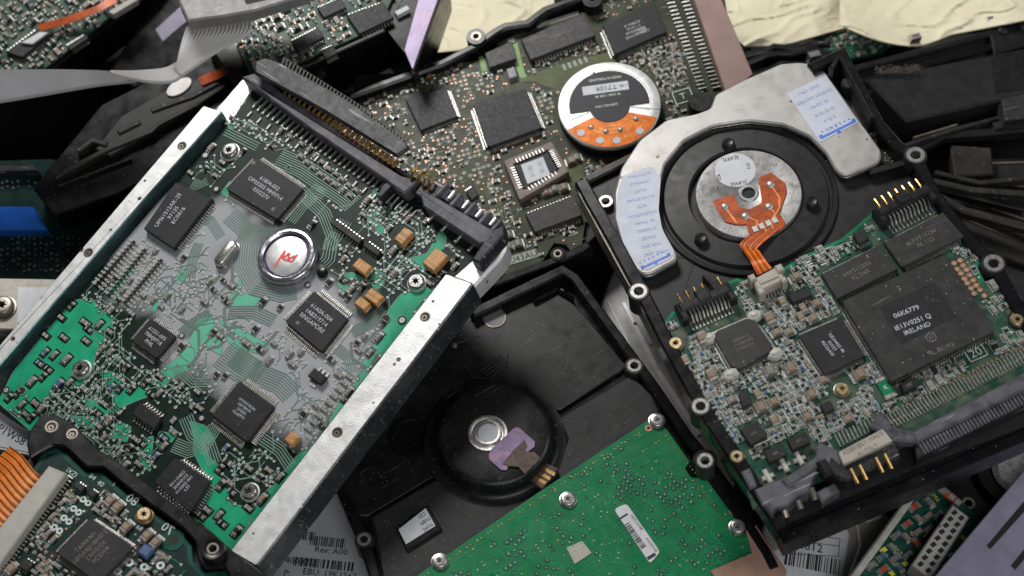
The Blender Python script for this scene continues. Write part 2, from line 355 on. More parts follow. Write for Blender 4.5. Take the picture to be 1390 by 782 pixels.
SPLIT = {'contact_finger_row': 'contact_finger', 'pin_row': 'connector_pin', 'gold_pin_row': 'gold_pin', 'jumper_pins': 'jumper_pin', 'terminals': 'terminal', 'casing_rib': 'casing_rib', 'embossed_line': 'embossed_line', 'end_deck': 'end_deck', 'copper_pour_group': 'copper_pour', 'pressed_rib': 'pressed_rib', 'flex_track': 'flex_track', 'motor_seam': 'motor_seam', 'silkscreen': 'printed_mark'}
SPLIT.pop('silkscreen'); STUFF = {'solder_vias', 'track_pattern', 'silkscreen_outlines', 'solder_joints', 'small_components'}
def islands(b):
    par = list(range(len(b.v)))
    def find(i):
        while par[i] != i: par[i] = par[par[i]]; i = par[i]
        return i
    key = {}
    for i, v in enumerate(b.v):
        k = (round(v[0], 4), round(v[1], 4), round(v[2], 4))
        if k in key: par[find(i)] = find(key[k])
        else: key[k] = i
    for f in b.f:
        for i in f[1:]: par[find(i)] = find(f[0])
    out = {}
    for f, m in zip(b.f, b.m):
        r = find(f[0])
        if r not in out: out[r] = (MB(), {})
        nb, mp = out[r]
        for i in f:
            if i not in mp: mp[i] = len(nb.v); nb.v.append(b.v[i])
        nb.f.append(tuple(mp[i] for i in f)); nb.m.append(nb.mi(b.mats[m]))
    return [o[0] for o in out.values()]
class Frame:
    """a thing lying on a plane in the pile; photo pixels are traced onto that plane, then everything lives in the thing's own coordinates"""
    def __init__(s, name, label, cat, anchor, z, nx=0, ny=0, ex=(1, 0), T=0.0, group=None, kind=None):
        s.N = Vector((nx, ny, 1)).normalized(); r = ray(*anchor); s.O = CAM+r*((z-CAM.z)/r.z)
        def pt(u, v):
            r = ray(u, v); return CAM+r*((s.O-CAM).dot(s.N)/r.dot(s.N))
        a = (pt(anchor[0]+ex[0], anchor[1]+ex[1])-s.O).normalized(); b = s.N.cross(a)
        s.B = Matrix((a, b, s.N)).transposed(); s.BI = s.B.transposed(); s.T = T
        e = bpy.data.objects.new(name, None); C.objects.link(e); e.empty_display_size = 1
        e.matrix_world = Matrix.Translation(s.O-s.N*T) @ s.B.to_4x4()
        tag(e, label, cat, group, kind); s.e = e; s.pin_budget = 100
    def p(s, u, v, h=0.0):
        r = ray(u, v); o = s.O+s.N*h; P = CAM+r*((o-CAM).dot(s.N)/r.dot(s.N)); q = s.BI @ (P-s.O); return (q.x, q.y)
    def P(s, pts, h=0.0): return [s.p(u, v, h) for u, v in pts]
    def r(s, u, v, d, h=0.0):
        a, b = s.p(u-d, v, h), s.p(u+d, v, h); return math.hypot(a[0]-b[0], a[1]-b[1])/2
    def ang(s, u, v, du, dv):
        a, b = s.p(u, v), s.p(u+du, v+dv); return math.atan2(b[1]-a[1], b[0]-a[0])
    def build(s, name, b, parent=None, sharp=35, kind=None, label=None):
        if not b.v: return None
        if name in STUFF: kind = 'stuff'
        if name == 'pins':
            isl = islands(b)
            if len(isl) <= s.pin_budget:
                s.pin_budget -= len(isl)
                for k in isl: o = s.build('pin', k, parent, sharp)
                return o
            kind = 'stuff'
        if name in ('silkscreen', 'printed_label') and not s.__dict__.get('busy'):
            isl = islands(b); grp = []
            for k in isl:
                xs = [v[0] for v in k.v]; ys = [v[1] for v in k.v]; bb = [min(xs)-.07, max(xs)+.07, min(ys)-.07, max(ys)+.07]; new = [bb, [k]]; keep_ = []
                for g_ in grp:
                    a_ = g_[0]
                    if a_[0] < bb[1] and bb[0] < a_[1] and a_[2] < bb[3] and bb[2] < a_[3]: bb[:] = [min(a_[0], bb[0]), max(a_[1], bb[1]), min(a_[2], bb[2]), max(a_[3], bb[3])]; new[1] += g_[1]
                    else: keep_.append(g_)
                grp = keep_+[new]
            for bb, ks in grp:
                n_ = MB()
                for k in ks:
                    for f, m in zip(k.f, k.m): n_.add([k.v[i] for i in f], [tuple(range(len(f)))], k.mats[m])
                o = s.build('printed_mark', n_, parent, sharp)
            return o
        if name in SPLIT:
            isl = islands(b)
            if 1 < len(isl) <= 100:
                for k in isl: o = s.build('.'+SPLIT[name], k, parent, sharp)
                return o
            name = SPLIT[name]
        name = name.lstrip('.')
        o = bpy.data.objects.new(name, mesh_of(name, b, s.T, sharp)); C.objects.link(o); o.parent = parent or s.e
        tag(o, label=label, kind=kind); return o
    def inst(s, name, me, x, y, ang, parent=None):
        o = bpy.data.objects.new(name, me); C.objects.link(o); o.parent = parent or s.e
        o.location = (x, y, s.T); o.rotation_euler = (0, 0, ang); return o
def lerp(a, b, t): return (a[0]+(b[0]-a[0])*t, a[1]+(b[1]-a[1])*t)

def pins(b, quad, side_counts, L, h, m='tin', wf=0.5, t0=0.05):
    cx = sum(q[0] for q in quad)/4; cy = sum(q[1] for q in quad)/4
    for i, n in enumerate(side_counts):
        if not n: continue
        A, B = quad[i], quad[(i+1) % 4]; d = Vector((B[0]-A[0], B[1]-A[1])); ln = d.length; d.normalize()
        nn = Vector((d.y, -d.x))
        mid = lerp(A, B, .5)
        if nn.dot(Vector((mid[0]-cx, mid[1]-cy))) < 0: nn = -nn
        w = ln*(1-2*t0)/n*wf/2
        for k in range(n):
            p = Vector(lerp(A, B, t0+(k+.5)/n*(1-2*t0)))-nn*0.01
            b.ribbon([(p.x, p.y, h), (p.x+nn.x*L*.35, p.y+nn.y*L*.35, h), (p.x+nn.x*L*.6, p.y+nn.y*L*.6, 0.035), (p.x+nn.x*L, p.y+nn.y*L, 0.033)], (d.x*w, d.y*w, 0), 0.022, m)
def chip(F, px, counts, h=0.22, L=0.12, lines=(), th=0.1, tdir=(1, 0), toff=(0, 0), mat='chip', parent=None, name='microchip', pr='print', flip=False, dot=None, wf=0.5, pin='tin', bev=0.02, corner=0, label=None, lsp=1.55):
    q = F.P(px, h); b = MB()
    body = q
    if corner:
        body = []
        for i in range(4):
            l1 = lerp(q[i], q[i-1], corner); l2 = lerp(q[i], q[(i+1) % 4], corner); body += [l1, l2]
    b.prism(body, 0.03, h, mat, bev)
    u = sum(p[0] for p in px)/4+toff[0]; v = sum(p[1] for p in px)/4+toff[1]
    o = F.build(name, b, parent, label=label)
    if any(counts):
        pb = MB(); pins(pb, q, counts, L, h*0.5, pin, wf); F.build('pins', pb, o)
    if lines or dot:
        tb = MB(); a = F.ang(u, v, *tdir); c = F.p(u, v, h); n = len(lines)
        for i, ln in enumerate(lines):
            k = ((n-1)/2-i)*th*lsp; tb.text(ln, c[0]-math.sin(a)*k, c[1]+math.cos(a)*k, th, a, h+0.006, pr, flip)
        for dd in (dot or []):
            c2 = F.p(dd[0], dd[1], h); tb.disc(c2[0], c2[1], dd[2], h+0.004, 'print_faint', 18)
        F.build('lettering', tb, o)
    return o, q
def smd_mesh(name, kind, l, w, h, pads=True):
    b = MB(); e = l*0.24
    b.box(0, 0, l-2*e, w*0.96, 0.012, h, kind, 0, h*0.12)
    for sx in (-1, 1):
        b.box(sx*(l/2-e/2), 0, e, w, 0.012, h*1.02, 'solder', 0, h*0.2)
        if pads: b.box(sx*(l/2+e*.25), 0, e*1.1, w*1.15, 0.008, 0.03, 'solder')
    return mesh_of(name, b)
def screw(F, u, v, rpx, m='steel', parent=None, name='screw', washer=None, h=0.14, z0=0.0):
    c = F.p(u, v, z0+h); r = F.r(u, v, rpx); b = MB()
    if washer:
        b.lathe(c[0], c[1], [(r*1.0, z0+.01), (r*1.0, z0+.05), (r*.9, z0+.06)], washer, 28); r *= 0.86
    b.lathe(c[0], c[1], [(r, z0+.02), (r, z0+h*.6), (r*.93, z0+h*.85), (r*.8, z0+h), (r*.5, z0+h), (r*.48, z0+h*.96)], m, 28, close=False)
    # six-lobed recess
    n = 24; st = []; 
    for i in range(n):
        a = 2*math.pi*i/n; rr = r*(.36+.10*math.cos(6*a)); st.append((c[0]+rr*math.cos(a), c[1]+rr*math.sin(a)))
    ou = b.circ(c[0], c[1], r*.48, n)
    vs = [(x, y, z0+h*.97) for x, y in ou]+[(x, y, z0+h*.97) for x, y in st]+[(x, y, z0+h*.3) for x, y in st]
    b.add(vs, [(i, (i+1) % n, n+(i+1) % n, n+i) for i in range(n)]+[(n+i, n+(i+1) % n, 2*n+(i+1) % n, 2*n+i) for i in range(n)], m)
    b.sheet([(x, y) for x, y in st], z0+h*.3, 'dark_hole')
    return F.build(name, b, parent, 40)
def boss(F, u, v, rpx, z, m='boss_metal', parent=None, depth=1.0, collar=1.22, name='threaded_post', cm='black_cast', hole=.5):
    c = F.p(u, v, z); r = F.r(u, v, rpx, z); b = MB()
    if collar: b.lathe(c[0], c[1], [(r*collar, z-depth), (r*collar, z-.06), (r*(collar-.08), z-.015), (r, z-.015)], cm, 30, close=False)
    b.lathe(c[0], c[1], [(r, z-.02), (r*.97, z), (r*(hole+.08), z), (r*hole, z-.05), (r*hole, z-.09), (r*hole*.9, z-.12), (r*hole, z-.15), (r*hole*.9, z-.18), (r*hole, z-.22), (r*hole*.9, z-.3)], m, 30, close=False)
    b.disc(c[0], c[1], r*hole, z-.28, 'dark_hole', 24)
    return F.build(name, b, parent, 40)
class Occ:
    def __init__(s, polys=(), circs=()): s.polys = list(polys); s.c = list(circs); s.g = {}
    def free(s, x, y, r=0.0, g=True):
        for p in s.polys:
            if inside((x, y), p) or (r and any(inside((x+a, y+c), p) for a, c in ((r, 0), (-r, 0), (0, r), (0, -r)))): return False
        for cx, cy, cr in s.c:
            if (x-cx)**2+(y-cy)**2 < (cr+r)**2: return False
        if g:
            k = (int(x//.4), int(y//.4))
            for i in (-1, 0, 1):
                for j in (-1, 0, 1):
                    for (a, c, rr) in s.g.get((k[0]+i, k[1]+j), ()):
                        if (x-a)**2+(y-c)**2 < (rr+r)**2: return False
        return True
    def put(s, x, y, r): s.g.setdefault((int(x//.4), int(y//.4)), []).append((x, y, r))
def bbox(poly): xs = [p[0] for p in poly]; ys = [p[1] for p in poly]; return min(xs), max(xs), min(ys), max(ys)
SM = {}
def smd(F, kind, l, w, h, x, y, a, board, limit, extra):
    """one small component: an object while under the board's limit, else collected in one mesh"""
    nm = {'cap_tan': 'capacitor', 'cap_grey': 'capacitor', 'res_black': 'resistor', 'cap_blue': 'blue_capacitor', 'cap_violet': 'violet_capacitor', 'body_red': 'diode'}[kind]
    if limit[nm] > 0:
        limit[nm] -= 1; key = (kind, l, w, h)
        if key not in SM:
            SM[key] = smd_mesh(nm, kind, l, w, h)
        F.inst(nm, SM[key], x, y, a, board)
    else:
        b = extra; e = l*0.24; c, s_ = math.cos(a), math.sin(a)
        b.box(x, y, l-2*e, w*.96, .012, h, kind, a, h*.12)
        for sx in (-1, 1): b.box(x+c*sx*(l/2-e/2), y+s_*sx*(l/2-e/2), e*1.3, w*1.05, .012, h*1.02, 'solder', a, h*.2)
def via(b, x, y, r=0.05, m='via_ring', z=0.02):
    b.ann(x, y, r*.42, r, z+rnd.random()*.003, m, 12); b.disc(x, y, r*.43, z, 'dark_hole', 8)
def bundle(b, P, n, pitch, w, m, ends=None, z=0.014):
    """n parallel tracks following path P"""
    V = [Vector(p) for p in P]
    for k in range(n):
        o = (k-(n-1)/2)*pitch; path = []
        for i in range(len(V)):
            d1 = (V[i]-V[i-1]).normalized() if i > 0 else (V[1]-V[0]).normalized()
            d2 = (V[i+1]-V[i]).normalized() if i < len(V)-1 else d1
            t = (d1+d2).normalized(); nn = Vector((-t.y, t.x)); kk = max(.5, abs(nn.dot(Vector((-d1.y, d1.x)))))
            path.append(V[i]+nn*o/kk)
        b.strip(path, w, z+rnd.random()*.002, m)
        if ends is not None and k % 2 == 0:
            via(ends, path[-1].x, path[-1].y, .045)
POUR = []
def in_pour(p): return any(inside(p, k) for k in POUR)
def wander(tb, vb, occ, poly, n, w, m, vr=0.045, lens=(.1, .5), z=0.014, ring='via_ring', under=None):
    x0, x1, y0, y1 = bbox(poly); made = 0; tries = 0
    while made < n and tries < n*12:
        tries += 1
        x, y = rnd.uniform(x0, x1), rnd.uniform(y0, y1)
        if not inside((x, y), poly) or not occ.free(x, y, vr): continue
        k = rnd.choice([0, 2, 4, 6])+0; path = [(x, y)]; ok = True
        for _ in range(rnd.choice((1, 2, 2, 3, 3))):
            l = rnd.uniform(*lens); a = k*math.pi/4; q = (path[-1][0]+l*math.cos(a), path[-1][1]+l*math.sin(a))
            if not inside(q, poly) or not occ.free(q[0], q[1], vr, False): break
            path.append(q); k = (k+rnd.choice((-1, 1))) % 8
        if len(path) < 2: continue
        if not occ.free(path[-1][0], path[-1][1], vr): continue
        tb.strip(path, w, z+rnd.random()*.003, m)
        if under and in_pour(path[0]): under.strip(path, w*3.6, z-.004+rnd.random()*.002, 'clearance')
        for q in (path[0], path[-1]):
            if under and in_pour(q): under.disc(q[0], q[1], vr*1.7, z-.0045+rnd.random()*.002, 'clearance', 10)
            if rnd.random() < .85: via(vb, q[0], q[1], vr*rnd.uniform(.85, 1.1), ring, z+.008); occ.put(q[0], q[1], vr*1.2)
        made += 1
def scatter(F, occ, poly, n, sizes, kinds, board, limit, extra, angs=(0, math.pi/2), silk=None, silkm='silk', gap=0.02, frame=.0, under=None):
    x0, x1, y0, y1 = bbox(poly); made = 0; tries = 0
    while made < n and tries < n*25:
        tries += 1
        l, w, h = rnd.choice(sizes); kind = rnd.choice(kinds); x, y = rnd.uniform(x0, x1), rnd.uniform(y0, y1); a = rnd.choice(angs)
        r = math.hypot(l, w)/2*.82+gap
        if not inside((x, y), poly) or not occ.free(x, y, r): continue
        occ.put(x, y, r); smd(F, kind, l, w, h, x, y, a, board, limit, extra); made += 1
        if under and in_pour((x, y)): under.quad(x, y, l+.2, w+.12, .0115+rnd.random()*.002, 'clearance', a)
        if silk is not None and rnd.random() < frame:
            silkbox(silk, x, y, l+.07, w+.06, a, .012, silkm)
def silkbox(b, x, y, l, w, a, t=.014, m='silk', z=.03):
    c, s_ = math.cos(a), math.sin(a); z += rnd.random()*.004
    for dx, dy, lx, ly in ((0, w/2, l+t, t), (0, -w/2, l+t, t), (l/2, 0, t, w-t), (-l/2, 0, t, w-t)):
        b.quad(x+c*dx-s_*dy, y+s_*dx+c*dy, lx, ly, z, m, a)
def limits(**k):
    d = dict(capacitor=95, resistor=95, blue_capacitor=30, violet_capacitor=30, diode=30); d.update(k); return d
def barcode(b, cx, cy, L, h, ang, z, m='ink_black', n=34, seed=1):
    r = random.Random(seed); ws = [r.choice((1, 1, 2, 3)) for _ in range(n)]; tot = sum(ws); x = -L/2; c, s_ = math.cos(ang), math.sin(ang)
    for i, wd in enumerate(ws):
        wl = wd/tot*L
        if i % 2 == 0: b.quad(cx+c*(x+wl/2), cy+s_*(x+wl/2), wl, h, z, m, ang)
        x += wl
# ================================================================== surface under the pile
g = MB(); g.sheet([(-90, -90), (90, -90), (90, 120), (-90, 120)], 0, 'floor')
go = bpy.data.objects.new('ground', mesh_of('ground', g)); C.objects.link(go); tag(go, kind='structure')

# ================================================================== hard drive with silver side rails and green board
A = Frame('hard_drive', 'drive with silver side rails, green and grey board, red pen mark on motor cap', 'hard drive',
          (330, 420), 6.5, -0.2, -0.1, (46, 33), .9, 'hard drives heaped in the pile')
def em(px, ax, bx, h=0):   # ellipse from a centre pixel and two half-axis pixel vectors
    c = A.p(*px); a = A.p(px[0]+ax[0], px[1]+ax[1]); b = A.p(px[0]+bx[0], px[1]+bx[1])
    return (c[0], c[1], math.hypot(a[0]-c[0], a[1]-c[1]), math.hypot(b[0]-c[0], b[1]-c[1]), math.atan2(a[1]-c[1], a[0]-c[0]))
sheen_ell = [em((335, 425), (200, 174), (-84, 92)), em((225, 320), (60, 48), (-50, 52)), em((430, 545), (90, 66), (-50, 55))]  # patches where the grey reflected sheen is painted into the board colours
film('pcb_a', (0.006, 0.017, 0.013), (0.33, 0.34, 0.36), 0.40, sheen_ell, 0.97, spec=0.2)
film('pour_a', (0.016, 0.31, 0.165), (0.15, 0.48, 0.35), 0.34, sheen_ell, 0.75, spec=0.3)
film('trace_a', (0.17, 0.27, 0.22), (0.12, 0.19, 0.16), 0.4, sheen_ell, 0.8, spec=0.2)
film('clearance', (0.006, 0.018, 0.014), (0.17, 0.19, 0.19), 0.4, sheen_ell, 0.9, spec=0.2)
film('edge_a', (0.012, 0.10, 0.06), (0.03, 0.14, 0.10), 0.35, sheen_ell, 0.3)
T_ = A.T
b = MB()   # body under the board
body = A.P([(283, 147), (331, 108), (566, 246), (660, 318), (688, 330), (676, 356), (636, 388), (346, 768), (0, 560), (-45, 520)], 0)
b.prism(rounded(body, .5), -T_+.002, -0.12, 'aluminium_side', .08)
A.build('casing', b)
b = MB()   # deck seen beyond the rail at the connector end, and sliver at the far corner
b.prism(rounded(A.P([(292, 150), (330, 106), (345, 118), (312, 168)], .02), .12), -.3, .02, 'aluminium', .03)
b.prism(rounded(A.P([(590, 372), (668, 302), (690, 330), (681, 350), (648, 385), (612, 420)], -.03), .45), -.85, -.03, 'aluminium', .08)
A.build('end_deck', b)
# side rails
def railholes(F, b, pts, z, r):
    pass
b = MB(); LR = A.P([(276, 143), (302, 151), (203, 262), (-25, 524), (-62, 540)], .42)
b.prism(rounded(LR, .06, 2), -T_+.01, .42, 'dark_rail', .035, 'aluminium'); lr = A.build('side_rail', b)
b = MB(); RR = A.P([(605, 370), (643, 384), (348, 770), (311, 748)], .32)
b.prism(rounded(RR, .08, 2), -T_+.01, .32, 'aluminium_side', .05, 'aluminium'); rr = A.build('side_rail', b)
for px, z, par in (((247, 198), .42, lr), ((120, 343), .42, lr), ((577, 430), .32, rr), ((458, 587), .32, rr)):
    c = A.p(px[0], px[1], z); b = MB(); r = .165
    b.ann(c[0], c[1], r*.8, r, z+.004, 'tarnished', 24); b.disc(c[0], c[1], r*.82, z+.006, 'dark_hole', 24); b.ann(c[0], c[1]-.03, r*.3, r*.5, z+.009, 'tarnished', 18)
    A.build('screw_hole', b, par)
for px in ((517, 600), (548, 560)):
    c = A.p(px[0], px[1], 0)
# board
BP = A.P([(340, 112), (352, 120), (574, 256), (655, 322), (650, 345), (597, 392), (312, 752), (200, 690), (55, 596), (-8, 548), (18, 500), (225, 262), (318, 158), (312, 150), (326, 140), (322, 128)], 0)
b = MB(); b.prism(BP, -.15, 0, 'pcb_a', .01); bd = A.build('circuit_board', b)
pour = MB(); tr = MB(); vi = MB(); ex = MB(); pad = MB()
chipsA = [[(347, 213), (412, 256), (376, 298), (306, 256)], [(238, 247), (288, 269), (235, 337), (195, 310)],
          [(204, 432), (239, 456), (212, 487), (178, 462)], [(426, 395), (472, 432), (436, 478), (387, 436)],
          [(325, 517), (372, 551), (335, 600), (287, 563)], [(239, 621), (284, 652), (258, 696), (209, 655)],
          [(190, 546), (218, 567), (209, 583), (179, 562)]]
pours = [
 [(100, 408), (124, 405), (138, 422), (153, 429), (152, 447), (146, 462), (134, 470), (128, 490), (122, 512), (104, 528), (84, 524), (70, 532), (60, 548), (58, 566), (48, 590), (-2, 546), (18, 505), (60, 454)],
 [(70, 452), (98, 410), (112, 418), (100, 470), (88, 500), (60, 520), (40, 520), (38, 500)],
 [(268, 432), (290, 430), (292, 450), (302, 468), (300, 482), (278, 470), (264, 488), (258, 502), (240, 508), (216, 530), (206, 520), (222, 500), (242, 486), (256, 468)],
 [(327, 377), (328, 398), (362, 408), (350, 416), (318, 416), (304, 410), (316, 400)],
 [(296, 434), (330, 448), (366, 470), (360, 480), (330, 462), (300, 440)],
 [(290, 440), (310, 452), (340, 470), (352, 480), (320, 472), (296, 452)],
 [(508, 254), (528, 262), (518, 280), (512, 300), (524, 312), (520, 320), (500, 300), (512, 278), (504, 268)],
 [(552, 352), (580, 344), (598, 314), (606, 322), (604, 336), (588, 346), (604, 356), (592, 368), (574, 366), (560, 360)],
 [(478, 370), (500, 382), (478, 376), (466, 384), (480, 394), (470, 398), (458, 386), (466, 372)],
 [(512, 365), (524, 372), (520, 388), (510, 394), (502, 382)],
 [(562, 388), (590, 382), (588, 396), (560, 434), (522, 482), (510, 480), (498, 504), (490, 498), (512, 460), (528, 420), (542, 402)],
 [(495, 500), (510, 508), (400, 650), (316, 748), (306, 742), (390, 636), (430, 590)],
 [(264, 588), (278, 600), (284, 622), (300, 634), (296, 648), (312, 656), (310, 682), (336, 690), (352, 678), (380, 652), (392, 650), (330, 730), (312, 748), (250, 712), (270, 700), (290, 660), (276, 640), (262, 612)],
 [(258, 572), (278, 578), (292, 596), (282, 602), (262, 590)],
 [(96, 566), (128, 566), (130, 582), (108, 578)],
 [(132, 500), (160, 508), (178, 528), (200, 520), (206, 536), (180, 546), (158, 556), (150, 530)],
 [(160, 572), (178, 580), (172, 600), (150, 592)], [(188, 600), (208, 592), (204, 640), (190, 628)], [(216, 586), (240, 590), (228, 606), (212, 604)],
 [(112, 540), (150, 548), (166, 560), (150, 566), (120, 556)],
 [(246, 660), (262, 690), (248, 706), (238, 700)],
 [(150, 392), (180, 362), (184, 368), (158, 402), (160, 412), (150, 408)], [(205, 420), (248, 364), (256, 358), (252, 366), (232, 388), (210, 424)],
 [(236, 384), (252, 370), (256, 378), (246, 384)], [(312, 246), (300, 262), (310, 268), (316, 258)],
 [(326, 126), (334, 138), (320, 150), (314, 162), (326, 170), (312, 176), (306, 160), (320, 140)]]
PL = []
for q in pours:
    pl = rounded(A.P(q, 0), .035, 1); z = .007+rnd.random()*.002; PL.append(pl)
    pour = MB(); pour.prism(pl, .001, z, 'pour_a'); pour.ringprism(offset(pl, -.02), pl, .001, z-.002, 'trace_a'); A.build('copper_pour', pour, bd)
occ = Occ([offset(A.P(q, 0), -.26) for q in chipsA])
for px, rp in (((389, 349), 46), ((310, 203), 14), ((108, 499), 16), ((337, 666), 15), ((564, 381), 14), ((306, 344), 20), ((438, 372), 10), ((547, 320), 16), ((590, 352), 20), ((491, 361), 17), ((507, 402), 16), ((491, 412), 12), ((395, 595), 12), ((432, 514), 20), ((461, 306), 15), ((480, 320), 15), ((505, 335), 15)):
    c = A.p(*px); occ.c.append((c[0], c[1], A.r(px[0], px[1], rp)))
# contact fingers below the wide connector
fing = MB(); a0 = A.ang(430, 190, 39, -43); n = 27
for k in range(n):
    t = k/(n-1); u = 350+(519-350)*t; v = 140+(252-140)*t
    for (du, dv, ln) in ((0, 0, .5), (-11, 16, .24)):
        if k % 2 and dv: continue
        c = A.p(u+du, v+dv); fing.box(c[0], c[1], ln, .075, .01, .065, 'solder', a0, .02)
    c0 = A.p(u-4, v+5); c1 = A.p(u-4+12, v+5-14, .2)
    fing.ribbon([(c0[0], c0[1], .06), (c1[0], c1[1], .25)], (.02, 0, 0), .02, 'tin')
for k in range(6):
    u = 530+k*6; v = 262+k*4.6; c = A.p(u, v+8); fing.box(c[0], c[1], .42, .06, .01, .07, 'solder', a0, .02)
for (u, v) in ((585, 298), (603, 311), (622, 326), (640, 338)):
    c = A.p(u, v); fing.box(c[0], c[1], .3, .11, .01, .12, 'tin', a0, .03)
occ.polys.append(A.P([(336, 124), (350, 124), (580, 270), (560, 285), (510, 268), (326, 150)], 0)); occ.polys.append(A.P([(575, 285), (655, 330), (645, 350), (600, 325)], 0))
A.build('contact_finger_row', fing, bd)
# chips
chip(A, chipsA[0], (34, 24, 34, 24), .2, .17, ('61804-002', 'OP03203 MM9714', '0332270'), .135, (65, 43), corner=.03, dot=[(344, 221, .07), (371, 284, .07)], wf=.36, pin='solder')
chip(A, chipsA[1], (0, 20, 0, 20), .26, .16, ('UM61512AK-25', '9712S', 'EC0816'), .14, (40, -54), (-4, -2), wf=.45)
chip(A, chipsA[2], (13, 13, 13, 13), .2, .18, ('61551-005', '7084J9718', 'PHIL'), .12, (36, 27), corner=.06)
chip(A, chipsA[3], (20, 20, 20, 20), .2, .24, ('61A0A-004', '1AB319714', 'SINGAPORE'), .135, (46, 36), (0, -4), dot=[(404, 438, .06)], corner=.03)
chip(A, chipsA[4], (20, 20, 20, 20), .2, .24, ('LL60P721', 'U0Z4C', '61682-001', 'W59LH54UV'), .085, (-46, -34), (0, -2), corner=.03)
chip(A, chipsA[5], (11, 11, 11, 11), .3, .16, ('97/11NEO', 'S60H0153', '61A0IZ-001', 'L37'), .095, (36, -38), (0, 0), corner=.04, wf=.55)
chip(A, chipsA[6], (7, 0, 7, 0), .2, .16, (), .1)
for (u, v) in ((461, 306), (480, 320), (505, 336)):
    c = A.p(u, v); q = [(u-12, v-3), (u+5, v-10), (u+12, v+3), (u-5, v+10)]
    chip(A, [(u-9, v-11), (u+12, v+4), (u+7, v+11), (u-13, v-3)], (5, 0, 5, 0), .17, .07, ('L3Z', '071'), .06, (40, 28), pr='print_faint')
# glossy voltage regulator
c = A.p(433, 514); a = A.ang(433, 514, 46, 33); b = MB(); b.box(c[0], c[1], .5, .3, .03, .2, 'chip', a, .03); o = A.build('transistor', b); b = MB()
for k in (-1, 0, 1): b.box(c[0]-math.sin(a)*.22+math.cos(a)*k*.16, c[1]+math.cos(a)*.22+math.sin(a)*k*.16, .07, .14, .012, .05, 'tin', a)
b.box(c[0]+math.sin(a)*.22, c[1]-math.cos(a)*.22, .22, .16, .012, .05, 'tin', a); A.build('pins', b, o)
# motor cap
c = A.p(389, 347, .25); r = A.r(389, 347, 39); b = MB()
b.lathe(c[0], c[1], [(r*1.02, 0.01), (r*1.02, .22), (r*.985, .30), (r*.93, .33), (r*.86, .33), (r*.80, .28), (r*.80, .20)], 'motor_ring', 64, close=False)
mo = A.build('motor_cap', b, sharp=40); b = MB()
b.ann(c[0], c[1], r*.70, r*.80, .205, 'violet_ring', 64); b.lathe(c[0], c[1], [(r*.72, .205), (r*.70, .26), (r*.66, .275)], 'motor_face', 64); A.build('motor_face', b, mo)
b = MB(); pen = [(370, 362), (393, 341), (385, 357), (388, 350), (402, 346)]
def penl(F, b, pts, w, z, m, par, nm='pen_mark'):
    for i in range(len(pts)-1):
        q = F.P([pts[i], pts[i+1]], z); b.strip(q, w, z+.003+i*.0012, m)
penl(A, b, [(371, 364), (387, 340), (383, 352), (393, 343), (391, 352), (401, 347)], .055, .282, 'ink_red', mo); penl(A, b, [(385, 352), (396, 355), (404, 345)], .045, .29, 'ink_red', mo); A.build('pen_mark', b, mo)
# crystal can
a = A.ang(306, 344, 16, -20); p0 = A.p(299, 353, .2); p1 = A.p(314, 334, .2); b = MB(); R = .185; ol = []
for cc, s0 in ((p1, -1), (p0, 1)):
    for k in range(13): t = a+s0*math.pi/2+math.pi*k/12; ol.append((cc[0]+R*math.cos(t), cc[1]+R*math.sin(t)))
b.prism(offset(ol, -.04), .01, .05, 'steel', .01); b.prism(ol, .05, .3, 'tin', .06); o = A.build('crystal_can', b, sharp=50); b = MB()
cc = A.p(306, 344, .3); b.text('N20 02N', cc[0], cc[1], .11, a, .306, 'print_faint'); A.build('lettering', b, o)
# tantalum capacitors
for (u, v, du, dv, lx, ly) in ((547, 320, 39, -43, .50, .36), (590, 352, 39, -43, .62, .50), (491, 361, 46, 33, .54, .34), (507, 402, 46, 33, .52, .34), (491, 412, 46, 33, .42, .30), (395, 595, 39, -43, .34, .30)):
    a = A.ang(u, v, du, dv); c = A.p(u, v, .3); b = MB(); b.box(c[0], c[1], lx, ly, .05, .30, 'tantalum', a, .035); o = A.build('tantalum_capacitor', b)
    b = MB(); s, k = math.sin(a), math.cos(a)
    for q in (-1, 1): b.box(c[0]+k*q*lx*.5, c[1]+s*q*lx*.5, .07, ly*.7, .012, .18, 'tin', a, .01)
    for q in (-.22, .0): b.quad(c[0]+k*q*lx, c[1]+s*q*lx, .012, ly*.86, .3035, 'cap_tan', a)
    A.build('terminals', b, o)
for (u, v) in ((310, 203), (108, 499), (337, 666), (564, 381)): screw(A, u, v, 13, 'steel', washer='via_ring', h=.2)
# black rubber bump, ringed holes
c = A.p(438, 371); b = MB(); b.lathe(c[0], c[1], [(.17, .01), (.165, .08), (.12, .14), (.05, .16)], 'black_gloss', 24); A.build('rubber_stud', b)
for (u, v, r) in ((279, 211, .13), (294, 257, .11), (418, 387, .1), (247, 456, .1), (274, 568, .11), (9, 530, .12), (546, 435, .14)):
    b = MB(); c = A.p(u, v); b.ann(c[0], c[1], r*.55, r, .03, 'ink_black', 24); b.ann(c[0], c[1], r*.2, r*.56, .032, 'via_ring', 20); b.disc(c[0], c[1], r*.21, .031, 'dark_hole', 12); occ.c.append((c[0], c[1], r+.04)); A.build('tooling_hole', b, bd)
for (u, v, r) in ((524, 433, .12), (30, 531, .12), (392, 228, .06)):
    b = MB(); c = A.p(u, v); b.disc(c[0], c[1], r, .03, 'dark_hole', 20); b.ann(c[0], c[1], r, r+.03, .031, 'trace_a', 20); A.build('tooling_hole', b, bd)
